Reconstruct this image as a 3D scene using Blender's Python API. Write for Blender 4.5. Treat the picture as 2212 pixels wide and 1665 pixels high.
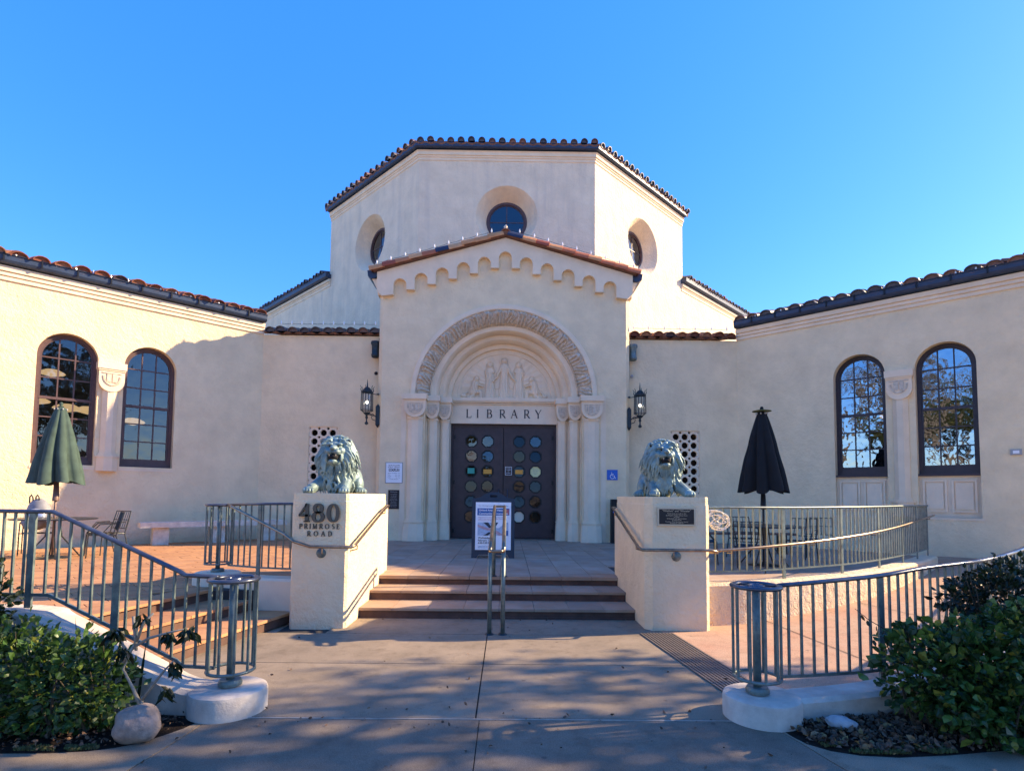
import bpy, math, random
from mathutils import Vector, Matrix, noise
R = math.radians
random.seed(7)
sc = bpy.context.scene
for o in list(bpy.data.objects): bpy.data.objects.remove(o)
COL = sc.collection

# ------------------------------------------------------------------ camera
cam_d = bpy.data.cameras.new('camera'); cam = bpy.data.objects.new('camera', cam_d); COL.objects.link(cam)
cam_d.sensor_width = 36; cam_d.lens = 1200/2212*36; cam_d.shift_y = (999-832.5)/2212
cam_d.clip_start = .05; cam_d.clip_end = 2000
cam.location = (.11, 0, 1.62)
cam.rotation_mode = 'QUATERNION'
cam.rotation_quaternion = (Matrix.Rotation(-R(.5), 3, 'Z') @ Matrix.Rotation(math.pi/2+math.atan(.06), 3, 'X') @ Matrix.Rotation(R(.6), 3, 'Z')).to_quaternion()
sc.camera = cam
# ------------------------------------------------------------------ light
EL, AZ = R(28), R(11)                      # the sun stands to the right, a little behind the facade
sd = Vector((math.cos(EL)*math.cos(AZ), math.cos(EL)*math.sin(AZ), math.sin(EL)))
sun_d = bpy.data.lights.new('sun', 'SUN'); sun_d.energy = 3.6; sun_d.angle = R(.53); sun_d.color = (1, .76, .47)
sun = bpy.data.objects.new('sun', sun_d); COL.objects.link(sun); sun.location = sd*60
sun.rotation_mode = 'QUATERNION'; sun.rotation_quaternion = sd.to_track_quat('Z', 'Y')
W = bpy.data.worlds.new('World'); sc.world = W; W.use_nodes = True
nt = W.node_tree; nt.nodes.clear()
sky = nt.nodes.new('ShaderNodeTexSky'); sky.sky_type = 'NISHITA'; sky.sun_disc = False
sky.sun_elevation = EL; sky.sun_rotation = math.pi/2-AZ; sky.air_density = 1.0; sky.dust_density = .3; sky.ozone_density = 2.6
hs = nt.nodes.new('ShaderNodeHueSaturation'); hs.inputs['Saturation'].default_value = 1.33; hs.inputs['Hue'].default_value = .508; hs.inputs['Value'].default_value = 1
bg = nt.nodes.new('ShaderNodeBackground'); bg.inputs[1].default_value = .15
wo = nt.nodes.new('ShaderNodeOutputWorld')
evn = nt.nodes.new('ShaderNodeMix'); evn.data_type = 'RGBA'; evn.inputs[0].default_value = .58; evn.inputs[7].default_value = (.085, .56, 2.3, 1)
nt.links.new(sky.outputs[0], hs.inputs['Color']); nt.links.new(hs.outputs[0], evn.inputs[6]); nt.links.new(evn.outputs[2], bg.inputs[0]); nt.links.new(bg.outputs[0], wo.inputs[0])
sc.view_settings.view_transform = 'Standard'; sc.view_settings.look = 'None'
sc.view_settings.exposure = 1.82; sc.view_settings.gamma = 1; sc.view_settings.use_curve_mapping = False
sc.cycles.max_bounces = 8; sc.cycles.diffuse_bounces = 5; sc.cycles.transparent_max_bounces = 16
sc.cycles.sample_clamp_indirect = 6; sc.cycles.caustics_reflective = False; sc.cycles.caustics_refractive = False

# ------------------------------------------------------------------ materials
def N(m, t, **k):
    n = m.node_tree.nodes.new(t)
    for a, b in k.items(): setattr(n, a, b)
    return n
def L(m, a, b): m.node_tree.links.new(a, b)
def mat(name, col, rough=.7, metal=0, var=0., vscale=3., var2=None, bumps=(), spec=.4, coord='Object', rnd=0., rndcol=None, island=False, vstretch=(1,1,1), trans=0.):
    m = bpy.data.materials.new(name); m.use_nodes = True
    p = m.node_tree.nodes['Principled BSDF']
    p.inputs['Roughness'].default_value = rough; p.inputs['Metallic'].default_value = metal
    p.inputs['Specular IOR Level'].default_value = spec
    p.inputs['Base Color'].default_value = (*col, 1)
    tc = N(m, 'ShaderNodeTexCoord'); mp = N(m, 'ShaderNodeMapping'); mp.inputs['Scale'].default_value = vstretch
    L(m, tc.outputs[coord], mp.inputs[0])
    cur = None
    if var or var2:
        nz = N(m, 'ShaderNodeTexNoise'); nz.inputs['Scale'].default_value = vscale; nz.inputs['Detail'].default_value = 6; nz.inputs['Roughness'].default_value = .62
        L(m, mp.outputs[0], nz.inputs['Vector'])
        rp = N(m, 'ShaderNodeValToRGB'); rp.color_ramp.elements[0].position = .3; rp.color_ramp.elements[1].position = .7
        c2 = var2 if var2 else tuple(c*(1-var) for c in col)
        rp.color_ramp.elements[0].color = (*c2, 1); rp.color_ramp.elements[1].color = (*[min(1, c*(1+var*.4)) for c in col], 1)
        L(m, nz.outputs[0], rp.inputs[0]); cur = rp.outputs[0]
    if rndcol:
        if island:
            g = N(m, 'ShaderNodeNewGeometry'); src = g.outputs['Random Per Island']
        else:
            g = N(m, 'ShaderNodeObjectInfo'); src = g.outputs['Random']
        rr = N(m, 'ShaderNodeValToRGB'); rr.color_ramp.interpolation = 'LINEAR' if island else 'CONSTANT'
        es = rr.color_ramp.elements
        while len(es) < len(rndcol): es.new(.5)
        for i, (pos, c) in enumerate(rndcol): es[i].position = pos; es[i].color = (*c, 1)
        L(m, src, rr.inputs[0])
        if cur:
            mx = N(m, 'ShaderNodeMix', data_type='RGBA', blend_type='MULTIPLY'); mx.inputs[0].default_value = 1
            L(m, rr.outputs[0], mx.inputs[6]); L(m, cur, mx.inputs[7]); cur = mx.outputs[2]
        else: cur = rr.outputs[0]
    if cur: L(m, cur, p.inputs['Base Color'])
    prev = None
    for (s, st, dist) in bumps:
        nz = N(m, 'ShaderNodeTexNoise'); nz.inputs['Scale'].default_value = s; nz.inputs['Detail'].default_value = 5; nz.inputs['Roughness'].default_value = .6
        L(m, mp.outputs[0], nz.inputs['Vector'])
        b = N(m, 'ShaderNodeBump'); b.inputs['Strength'].default_value = st; b.inputs['Distance'].default_value = dist
        L(m, nz.outputs[0], b.inputs['Height'])
        if prev: L(m, prev, b.inputs['Normal'])
        prev = b.outputs[0]
    if prev: L(m, prev, p.inputs['Normal'])
    if trans:
        tr = N(m, 'ShaderNodeBsdfTranslucent'); ms = N(m, 'ShaderNodeMixShader'); ms.inputs[0].default_value = trans
        if cur: L(m, cur, tr.inputs[0])
        else: tr.inputs[0].default_value = (*col, 1)
        out = m.node_tree.nodes['Material Output']
        L(m, p.outputs[0], ms.inputs[1]); L(m, tr.outputs[0], ms.inputs[2]); L(m, ms.outputs[0], out.inputs[0])
    return m
M = {}
def speckle(m, amt=.35, sc=170, dark=(.05, .045, .04), spots=True):
    p = m.node_tree.nodes['Principled BSDF']; src = p.inputs['Base Color'].links[0].from_socket
    tc = N(m, 'ShaderNodeTexCoord'); nz = N(m, 'ShaderNodeTexNoise'); nz.inputs['Scale'].default_value = sc; nz.inputs['Detail'].default_value = 3; L(m, tc.outputs['Object'], nz.inputs['Vector'])
    rp = N(m, 'ShaderNodeValToRGB'); rp.color_ramp.elements[0].position = .35; rp.color_ramp.elements[1].position = .65
    rp.color_ramp.elements[0].color = (1-amt, 1-amt, 1-amt, 1); rp.color_ramp.elements[1].color = (1+amt*.4, 1+amt*.4, 1+amt*.4, 1); L(m, nz.outputs[0], rp.inputs[0])
    mx = N(m, 'ShaderNodeMix', data_type='RGBA', blend_type='MULTIPLY'); mx.inputs[0].default_value = 1; L(m, src, mx.inputs[6]); L(m, rp.outputs[0], mx.inputs[7]); out = mx.outputs[2]
    if spots:
        vo = N(m, 'ShaderNodeTexVoronoi'); vo.inputs['Scale'].default_value = 3.1; L(m, tc.outputs['Object'], vo.inputs['Vector'])
        r2 = N(m, 'ShaderNodeValToRGB'); r2.color_ramp.elements[0].position = .045; r2.color_ramp.elements[1].position = .07; r2.color_ramp.elements[0].color = (.5, .5, .5, 1); r2.color_ramp.elements[1].color = (0, 0, 0, 1); L(m, vo.outputs['Distance'], r2.inputs[0])
        m2 = N(m, 'ShaderNodeMix', data_type='RGBA'); L(m, r2.outputs[0], m2.inputs[0]); L(m, out, m2.inputs[6]); m2.inputs[7].default_value = (*dark, 1); out = m2.outputs[2]
        n3 = N(m, 'ShaderNodeTexNoise'); n3.inputs['Scale'].default_value = 7; n3.inputs['Detail'].default_value = 8; n3.inputs['Roughness'].default_value = .7; L(m, tc.outputs['Object'], n3.inputs['Vector'])
        r3 = N(m, 'ShaderNodeValToRGB'); r3.color_ramp.elements[0].position = .5; r3.color_ramp.elements[1].position = .72; r3.color_ramp.elements[0].color = (1, 1, 1, 1); r3.color_ramp.elements[1].color = (.72, .70, .68, 1); L(m, n3.outputs[0], r3.inputs[0])
        m3 = N(m, 'ShaderNodeMix', data_type='RGBA', blend_type='MULTIPLY'); m3.inputs[0].default_value = 1; L(m, out, m3.inputs[6]); L(m, r3.outputs[0], m3.inputs[7]); out = m3.outputs[2]
    L(m, out, p.inputs['Base Color'])
def stucco(name, col, streak=0., rough_bump=1., dirt=(.42, .37, .33)):
    m = mat(name, col,   .88, 0, .13, 1.7, None, [(3.2, .5*rough_bump, .035), (11, .55*rough_bump, .03), (34, .55*rough_bump, .012), (120, .3, .004)], spec=.2)
    p = m.node_tree.nodes['Principled BSDF']
    src = p.inputs['Base Color'].links[0].from_socket
    tc = N(m, 'ShaderNodeTexCoord'); mp = N(m, 'ShaderNodeMapping'); mp.inputs['Scale'].default_value = (3.2, 3.2, .22)
    L(m, tc.outputs['Object'], mp.inputs[0])
    nz = N(m, 'ShaderNodeTexNoise'); nz.inputs['Scale'].default_value = 1.0; nz.inputs['Detail'].default_value = 7; nz.inputs['Roughness'].default_value = .65
    L(m, mp.outputs[0], nz.inputs['Vector'])
    rp = N(m, 'ShaderNodeValToRGB'); rp.color_ramp.elements[0].position = .48; rp.color_ramp.elements[1].position = .8
    rp.color_ramp.elements[0].color = (0, 0, 0, 1); v = .05+streak; rp.color_ramp.elements[1].color = (v, v, v, 1)
    L(m, nz.outputs[0], rp.inputs[0])
    mx = N(m, 'ShaderNodeMix', data_type='RGBA'); L(m, rp.outputs[0], mx.inputs[0]); L(m, src, mx.inputs[6]); mx.inputs[7].default_value = (*dirt, 1)
    L(m, mx.outputs[2], p.inputs['Base Color'])
    return m
M['stucco'] = stucco('cream_stucco', (.86, .685, .44), .0, 1.5)
M['drum'] = stucco('weathered_stucco', (.86, .69, .49), .42, 1.5, (.50, .43, .37))
M['rough'] = stucco('rough_stucco', (.80, .62, .42), .1, 2.6)
M['trim'] = stucco('trim_plaster', (.86, .69, .49), .12, .35, (.5, .42, .33))
M['stone'] = mat('carved_stone', (.70, .60, .47), .85, 0, .25, 14, (.46, .36, .26), [(60, .4, .006)], spec=.2)
tile_cols = [(0, (.28, .10, .06)), (.16, (.36, .15, .085)), (.34, (.21, .075, .05)), (.52, (.38, .19, .11)), (.66, (.17, .065, .05)), (.8, (.30, .12, .07)), (.92, (.10, .07, .075))]
shade_tinted_cols = [(0, (.07, .065, .085)), (.2, (.15, .08, .07)), (.4, (.05, .055, .085)), (.62, (.10, .07, .075)), (.82, (.22, .10, .065)), (.92, (.04, .045, .07))]
rake_cols = [(0, (.52, .16, .07)), (.15, (.66, .29, .12)), (.35, (.36, .09, .05)), (.52, (.70, .36, .17)), (.68, (.50, .15, .07)), (.84, (.03, .045, .09)), (.93, (.60, .22, .09))]
M['tiled'] = mat('shade_tinted_clay_tile', (1, 1, 1), .5, 0, .3, 9, None, [(50, .4, .01)], rndcol=shade_tinted_cols, spec=.6)  # darker, bluer tile copy: shade and mirrored sky mixed into the clay colour
M['rake'] = mat('rake_clay_tile', (1, 1, 1), .75, 0, .25, 9, None, [(50, .4, .01)], rndcol=rake_cols, spec=.3)
M['tile'] = mat('terracotta_tile', (1, 1, 1), .8, 0, .38, 9, None, [(50, .4, .01)], rndcol=tile_cols, spec=.25)
M['tiles'] = mat('terracotta_tile_field', (1, 1, 1), .8, 0, .38, 9, None, [(50, .4, .01)], rndcol=tile_cols, island=True, spec=.25)
M['pan'] = mat('dark_pan_tile', (.20, .10, .07), .85, 0, .4, 6, None, [(40, .4, .01)])
M['gutter'] = mat('slate_blue_metal', (.035, .055, .10), .45, .2, .2, 5, None, [(30, .1, .004)])
M['soffit'] = mat('soffit_paint', (.50, .43, .38), .8, 0, .15, 4)
M['frame'] = mat('brown_frame_paint', (.10, .058, .058), .5, 0, .25, 8, None, [(60, .2, .002)])
M['frameR'] = mat('dark_window_frame', (.040, .030, .040), .45, 0, .25, 8)  # darker tone for the window frames of the right wing
M['door'] = mat('aubergine_door_paint', (.050, .030, .034), .42, 0, .3, 5, None, [(40, .15, .003)])
M['black'] = mat('black_metal', (.012, .013, .016), .45, .3, .2, 10)
M['lantern'] = mat('dark_verdigris_iron', (.030, .045, .055), .5, .4, .5, 25, None, [(60, .3, .003)])
M['rail'] = mat('verdigris_rail_paint', (.17, .215, .19), .42, .3, .35, 14, (.075, .10, .105), [(70, .25, .002)], spec=.6)
M['railtop'] = mat('worn_top_rail', (.085, .10, .125), .30, .5, .45, 10, (.045, .05, .075), [(60, .15, .002)], spec=.6)
M['brass'] = mat('worn_bronze_handrail', (.33, .24, .16), .28, .85, .4, 9, (.16, .12, .09))
M['bronze'] = mat('verdigris_bronze', (.25, .34, .315), .5, .25, .4, 5, (.10, .145, .145), [(90, .35, .002)], spec=.5)
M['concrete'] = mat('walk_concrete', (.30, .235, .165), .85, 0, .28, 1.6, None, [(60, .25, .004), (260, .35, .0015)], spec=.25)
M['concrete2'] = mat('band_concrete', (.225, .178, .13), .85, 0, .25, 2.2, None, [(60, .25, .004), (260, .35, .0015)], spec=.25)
M['pink'] = mat('ramp_concrete', (.46, .32, .215), .85, 0, .25, 1.4, (.48, .26, .165), [(60, .25, .004), (240, .3, .0015)], spec=.25)
for k_ in ('concrete', 'concrete2', 'pink'): speckle(M[k_])
M['joint'] = mat('joint_filler', (.045, .04, .036), .95)
M['chalk'] = mat('pale_joint_sealant', (.40, .34, .28), .9, 0, .3, 12)
M['paver'] = mat('landing_paver', (.37, .29, .22), .8, 0, .3, 2.3, (.34, .22, .14), [(40, .35, .006), (180, .3, .002)], rndcol=[(0, (.92, .9, .88)), (.3, (1, 1, 1)), (.6, (.85, .85, .86)), (.8, (1.0, .94, .9))], spec=.3)
M['riser'] = mat('step_riser_brick', (.115, .062, .045), .85, 0, .5, 5, (.07, .04, .032), [(40, .4, .006)])
M['terra'] = mat('terrace_paver', (.50, .26, .115), .82, 0, .3, 3, (.38, .19, .105), [(35, .4, .008), (150, .3, .002)], rndcol=[(0, (.9, .88, .86)), (.35, (1, 1, 1)), (.7, (.82, .8, .8))], spec=.3)
M['terras'] = mat('terrace_paver_field', (.50, .26, .115), .82, 0, .3, 3, (.38, .19, .105), [(35, .4, .008)], rndcol=[(0, (.85, .85, .85)), (1, (1, 1, 1))], island=True, spec=.3)
M['curb'] = mat('painted_curb', (.55, .49, .41), .8, 0, .4, 4, (.40, .33, .27), [(25, .5, .01), (110, .4, .003)], spec=.2)
M['bench'] = mat('cast_stone', (.70, .65, .54), .85, 0, .3, 8, None, [(50, .6, .006)])
M['um_green'] = mat('dark_green_canvas', (.05, .085, .07), .9, 0, .3, 6, None, [(200, .3, .001)])
M['um_black'] = mat('black_canvas', (.006, .009, .012), .95, 0, .3, 6, None, [(200, .3, .001)])
M['umpole'] = mat('brown_pole', (.16, .10, .085), .45, .2)
M['wire'] = mat('dark_wire_metal', (.045, .05, .055), .4, .6)
M['bag'] = mat('grey_bag_fabric', (.27, .27, .30), .6, 0, .3, 12)
M['foil'] = mat('silver_blue_bag_fabric', (.55, .62, .78), .25, .5, .2, 8)
M['soil'] = mat('dark_mulch', (.030, .022, .017), 1, 0, .6, 14, None, [(30, .9, .04), (90, .8, .015)], spec=.1)
M['street'] = mat('pale_bounce_paving', (.46, .38, .28), .9, 0, .2, .8, None, [(40, .3, .006)])  # unseen ground kept pale and warm to bounce fill onto the facade
M['rock'] = mat('pinkish_granite', (.33, .25, .20), .85, 0, .4, 18, (.20, .16, .135), [(14, .5, .03), (90, .5, .005)])
M['rock2'] = mat('pale_grey_stone', (.36, .37, .37), .8, 0, .4, 12, (.22, .23, .24), [(14, .5, .02)])
M['bark'] = mat('grey_bark', (.16, .13, .105), .95, 0, .45, 6, None, [(18, .8, .03), (60, .6, .01)], vstretch=(1, 1, .3))
M['stem'] = mat('pale_bare_stem', (.26, .24, .20), .9, 0, .3, 20)
M['stemb'] = mat('brown_twig', (.07, .055, .035), .9)
leafc = [(0, (.014, .042, .012)), (.4, (.036, .088, .018)), (.75, (.075, .16, .028)), (.93, (.16, .23, .035)), (1, (.32, .30, .05))]
M['leafL'] = mat('shrub_leaf', (1, 1, 1), .42, 0, .3, 14, island=True, rndcol=leafc, trans=.25, spec=.5)
M['leaf1'] = mat('shrub_leaf_single', (1, 1, 1), .42, 0, .3, 14, rndcol=leafc, trans=.25, spec=.5)
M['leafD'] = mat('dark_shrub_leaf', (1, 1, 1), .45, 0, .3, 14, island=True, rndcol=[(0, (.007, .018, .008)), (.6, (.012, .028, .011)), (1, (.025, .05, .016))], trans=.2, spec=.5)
M['leafR'] = mat('drooping_leaf', (.085, .13, .045), .45, 0, .3, 14, rndcol=[(0, (.07, .12, .04)), (.4, (.12, .18, .05)), (.7, (.22, .26, .07)), (.85, (.07, .09, .04))], trans=.3)
M['leafT'] = mat('tree_leaf', (1, 1, 1), .6, 0, .3, 14, island=True, rndcol=[(0, (.05, .09, .03)), (.7, (.10, .12, .04)), (1, (.2, .15, .06))], trans=.3)
M['litter'] = mat('fallen_leaves', (1, 1, 1), .85, island=True, rndcol=[(0, (.055, .035, .022)), (.5, (.12, .07, .045)), (.85, (.20, .12, .075)), (1, (.30, .18, .06))])
M['moss'] = mat('moss', (.07, .10, .025), .95, 0, .5, 20, (.12, .10, .05), [(60, .7, .02)])
M['navy'] = mat('navy_sign_frame', (.010, .022, .045), .4)
M['paper'] = mat('white_print', (.80, .82, .86), .35, spec=.5)
M['ink'] = mat('black_ink', (.02, .02, .025), .5)
M['inkg'] = mat('grey_ink', (.25, .25, .28), .5)
M['inkr'] = mat('red_ink', (.42, .11, .13), .5)
M['white'] = mat('white_vinyl', (.82, .82, .82), .5)
M['blue'] = mat('sign_blue', (.012, .12, .50), .35)
M['pblue'] = mat('poster_blue', (.025, .10, .32), .4)
M['skin'] = mat('printed_skin', (.50, .33, .36), .5, 0, .3, 30)
M['cloth'] = mat('printed_pale_blue', (.42, .53, .68), .5, 0, .3, 30)
M['dig'] = mat('dark_bronze_letters', (.09, .085, .075), .4, .6)
M['plaque'] = mat('dark_bronze_plaque', (.030, .028, .030), .45, .5, .3, 10)
M['gold'] = mat('pale_bronze', (.52, .45, .34), .4, .5)
M['rope'] = mat('white_rope_light', (.78, .72, .60), .4)
M['bulb'] = mat('frosted_bulb', (.85, .85, .82), .2, spec=.7)
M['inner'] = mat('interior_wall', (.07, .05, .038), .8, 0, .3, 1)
M['dark'] = mat('dark_void', (.008, .008, .009), .9)  # near-black standing in for the shade inside hollows and openings
M['plast'] = mat('grey_plastic', (.34, .34, .34), .5)
M['yellow'] = mat('pale_yellow_notice', (.74, .72, .36), .5)
M['orange'] = mat('orange_notice', (.75, .34, .05), .5)
M['teal'] = mat('teal_notice', (.05, .36, .27), .5)
M['cream'] = mat('cream_notice', (.62, .58, .46), .5)
M['grate'] = mat('steel_grate', (.24, .20, .17), .5, .6)
M['cable'] = mat('dark_cable', (.02, .018, .02), .6)
def emit(name, col, s):
    m = bpy.data.materials.new(name); m.use_nodes = True; p = m.node_tree.nodes['Principled BSDF']
    p.inputs['Base Color'].default_value = (*col, 1); p.inputs['Emission Color'].default_value = (*col, 1); p.inputs['Emission Strength'].default_value = s
    return m
M['lit'] = emit('lit_bulb', (1, .83, .58), 6)
M['pend'] = emit('lit_pendant_shade', (1, .62, .28), .30)
def glass(name, refl, tint=(.55, .6, .65), wav=.012, gc=(.92, .95, 1)):
    m = bpy.data.materials.new(name); m.use_nodes = True; t = m.node_tree; t.nodes.clear()
    o = N(m, 'ShaderNodeOutputMaterial'); g = N(m, 'ShaderNodeBsdfGlossy'); g.inputs['Roughness'].default_value = .015; g.inputs['Color'].default_value = (*gc, 1)
    tr = N(m, 'ShaderNodeBsdfTransparent'); tr.inputs[0].default_value = (*tint, 1)
    fr = N(m, 'ShaderNodeFresnel'); fr.inputs[0].default_value = refl
    ms = N(m, 'ShaderNodeMixShader'); L(m, fr.outputs[0], ms.inputs[0]); L(m, tr.outputs[0], ms.inputs[1]); L(m, g.outputs[0], ms.inputs[2]); L(m, ms.outputs[0], o.inputs[0])
    tc = N(m, 'ShaderNodeTexCoord'); nz = N(m, 'ShaderNodeTexNoise'); nz.inputs['Scale'].default_value = 2.6; nz.inputs['Detail'].default_value = 2
    b = N(m, 'ShaderNodeBump'); b.inputs['Distance'].default_value = wav; b.inputs['Strength'].default_value = 1
    L(m, tc.outputs['Object'], nz.inputs['Vector']); L(m, nz.outputs[0], b.inputs['Height']); L(m, b.outputs[0], g.inputs['Normal']); L(m, b.outputs[0], fr.inputs['Normal'])
    return m
M['glass'] = glass('old_window_glass', 1.95, wav=.006)
M['dglass'] = glass('door_glass', 1.5, (.3, .32, .35), wav=.004)
M['glass2'] = glass('blue_tinted_reflective_glass', 4.0, wav=.007, gc=(.72, .84, 1.0))  # blue tint added to the reflections to deepen the mirrored sky
M['lglass'] = glass('lantern_glass', 1.35, (.8, .85, .9), 0)
M['paint_lit'] = M['trim']

# ------------------------------------------------------------------ mesh helpers
LOC = {}
class MB:
    def __init__(s): s.v = []; s.f = []
    def add(s, vs, fs):
        n = len(s.v); s.v += [tuple(v) for v in vs]; s.f += [tuple(i+n for i in f) for f in fs]; return s
    def box(s, x0, x1, y0, y1, z0, z1):
        return s.add([(x0,y0,z0),(x1,y0,z0),(x1,y1,z0),(x0,y1,z0),(x0,y0,z1),(x1,y0,z1),(x1,y1,z1),(x0,y1,z1)],
                     [(0,3,2,1),(4,5,6,7),(0,1,5,4),(1,2,6,5),(2,3,7,6),(3,0,4,7)])
    def bar(s, a, b, w, h, up=(0,0,1)):
        a = Vector(a); b = Vector(b); d = (b-a).normalized(); u = Vector(up)
        if abs(d.dot(u)) > .98: u = Vector((0, 1, 0)) if abs(d.y) < .9 else Vector((1, 0, 0))
        x = d.cross(u).normalized(); y = x.cross(d).normalized()
        vs = [p+x*sx*w/2+y*sy*h/2 for p in (a, b) for sx, sy in ((-1,-1),(1,-1),(1,1),(-1,1))]
        return s.add(vs, [(0,1,2,3),(7,6,5,4),(0,4,5,1),(1,5,6,2),(2,6,7,3),(3,7,4,0)])
    def tube(s, pts, r, n=8, closed=False, cap=True, flat=1.):
        pts = [Vector(p) for p in pts]; m = len(pts); rs = r if isinstance(r, (list, tuple)) else [r]*m
        rings = []; prev = None
        for i, p in enumerate(pts):
            if closed: d = (pts[(i+1) % m]-pts[i-1])
            else: d = pts[min(i+1, m-1)]-pts[max(i-1, 0)]
            if d.length < 1e-9: d = Vector((0, 0, 1))
            d.normalize()
            if prev is None:
                u = Vector((0, 0, 1)) if abs(d.z) < .9 else Vector((1, 0, 0))
                x = d.cross(u).normalized()
            else:
                x = prev-d*prev.dot(d)
                x = x.normalized() if x.length > 1e-6 else d.orthogonal().normalized()
            prev = x; y = x.cross(d)
            rings.append([p+(x*math.cos(2*math.pi*k/n)+y*flat*math.sin(2*math.pi*k/n))*rs[i] for k in range(n)])
        vs = [v for rg in rings for v in rg]; fs = []
        for i in range(m if closed else m-1):
            j = (i+1) % m
            for k in range(n):
                l = (k+1) % n; fs.append((i*n+k, j*n+k, j*n+l, i*n+l))
        if cap and not closed: fs.append(tuple(range(n))); fs.append(tuple(reversed(range((m-1)*n, m*n))))
        return s.add(vs, fs)
    def prism(s, poly, z0, z1):
        n = len(poly); vs = [(x, y, z0) for x, y in poly]+[(x, y, z1) for x, y in poly]
        return s.add(vs, [tuple(reversed(range(n))), tuple(range(n, 2*n))]+[(i, (i+1) % n, (i+1) % n+n, i+n) for i in range(n)])
    def lathe(s, prof, c, n=24, a0=0, a1=2*math.pi):
        full = abs(a1-a0-2*math.pi) < 1e-6; m = n if full else n+1; vs = []
        for k in range(m):
            a = a0+(a1-a0)*k/n
            for r, z in prof: vs.append((c[0]+r*math.cos(a), c[1]+r*math.sin(a), c[2]+z))
        q = len(prof); fs = []
        for k in range(n):
            l = (k+1) % m
            for i in range(q-1): fs.append((k*q+i, l*q+i, l*q+i+1, k*q+i+1))
        return s.add(vs, fs)
    def ell(s, c, r, n=12, m=8, rot=None):
        c = Vector(c); vs = []; fs = []
        for i in range(m+1):
            ph = math.pi*i/m
            for k in range(n):
                a = 2*math.pi*k/n; v = Vector((r[0]*math.sin(ph)*math.cos(a), r[1]*math.sin(ph)*math.sin(a), r[2]*math.cos(ph)))
                if rot: v = rot @ v
                vs.append(c+v)
        for i in range(m):
            for k in range(n):
                l = (k+1) % n; fs.append((i*n+k, (i+1)*n+k, (i+1)*n+l, i*n+l))
        return s.add(vs, fs)
    def build(s, name, m, parent=None, smooth=False, fix=False, weld=False):
        me = bpy.data.meshes.new(name)
        off = LOC.get(parent.name, Vector()) if parent else Vector()
        me.from_pydata([tuple(Vector(v)-off) for v in s.v], [], s.f)
        if weld or fix:
            import bmesh
            b = bmesh.new(); b.from_mesh(me)
            if weld: bmesh.ops.remove_doubles(b, verts=b.verts, dist=1e-5)
            if fix: bmesh.ops.recalc_face_normals(b, faces=b.faces)
            b.to_mesh(me); b.free()
        if smooth:
            me.polygons.foreach_set('use_smooth', [True]*len(me.polygons))
        me.materials.append(m); me.update()
        o = bpy.data.objects.new(name, me); COL.objects.link(o)
        if parent: o.parent = parent; LOC[o.name] = off
        return o
def sharp(o, ang=40):
    try: o.data.set_sharp_from_angle(angle=R(ang))
    except Exception: pass
    return o
def tag(o, label=None, cat=None, group=None, kind=None):
    if label: o['label'] = label
    if cat: o['category'] = cat
    if group: o['group'] = group
    if kind: o['kind'] = kind
    return o
def thing(name, loc, label, cat, group=None):
    o = bpy.data.objects.new(name, None); COL.objects.link(o); o.location = loc; o.empty_display_size = .2
    LOC[o.name] = Vector(loc); return tag(o, label, cat, group)
def copy_tree(o, parent=None):
    c = o.copy(); COL.objects.link(c)
    if parent: c.parent = parent
    for ch in o.children: copy_tree(ch, c)
    return c
class Fr:                                    # a vertical plane: u along, v up, w outward
    def __init__(s, p0, d, n): s.p = Vector((p0[0], p0[1], 0)); s.d = Vector((*d, 0)).normalized(); s.n = Vector((*n, 0)).normalized(); s.flip = s.d.cross(Vector((0,0,1))).dot(s.n) < 0
    def __call__(s, u, v, w=0): return s.p+s.d*u+Vector((0, 0, v))+s.n*w
    def put(s, mb, vs, fs): 
        return mb.add([s(*v) for v in vs], [tuple(reversed(f)) for f in fs] if s.flip else fs)
    def box(s, mb, u0, u1, v0, v1, w0, w1):
        t = MB().box(u0, u1, v0, v1, w0, w1); return s.put(mb, t.v, t.f)
    def tube(s, mb, pts, r, n=8, **k):
        t = MB().tube(pts, r, n, **k); return s.put(mb, t.v, t.f)
def plate(outer, holes=(), depth=.1):
    """flat outline with holes, filled and given thickness 0..-depth"""
    cu = bpy.data.curves.new('tmp', 'CURVE'); cu.dimensions = '2D'; cu.fill_mode = 'BOTH'; cu.extrude = depth/2
    for poly in [outer]+list(holes):
        sp = cu.splines.new('POLY'); sp.points.add(len(poly)-1)
        for i, (x, y) in enumerate(poly): sp.points[i].co = (x, y, 0, 1)
        sp.use_cyclic_u = True
    return curve_mesh(cu, -depth/2)
def curve_mesh(cu, dz):
    ob = bpy.data.objects.new('tmp', cu); COL.objects.link(ob)
    dg = bpy.context.evaluated_depsgraph_get(); dg.update()
    me = bpy.data.meshes.new_from_object(ob.evaluated_get(dg))
    vs = [(v.co.x, v.co.y, v.co.z+dz) for v in me.vertices]; fs = [tuple(p.vertices) for p in me.polygons]
    bpy.data.objects.remove(ob); bpy.data.curves.remove(cu); bpy.data.meshes.remove(me)
    return vs, fs
def text(s, size, ext=.004, align='CENTER', sp=1., bold=0., line=1.):
    cu = bpy.data.curves.new('tmp', 'FONT'); cu.body = s; cu.size = size; cu.extrude = ext/2; cu.align_x = align; cu.align_y = 'CENTER'
    cu.space_character = sp; cu.offset = bold; cu.resolution_u = 3; cu.space_line = line
    return curve_mesh(cu, 0)
def print_on(F, u, v, w, s, size, m, parent, name='lettering', **k):
    vs, fs = text(s, size, **k); b = MB(); F.put(b, [(x+u, y+v, z+w) for x, y, z in vs], fs)
    return b.build(name, m, parent)
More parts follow.
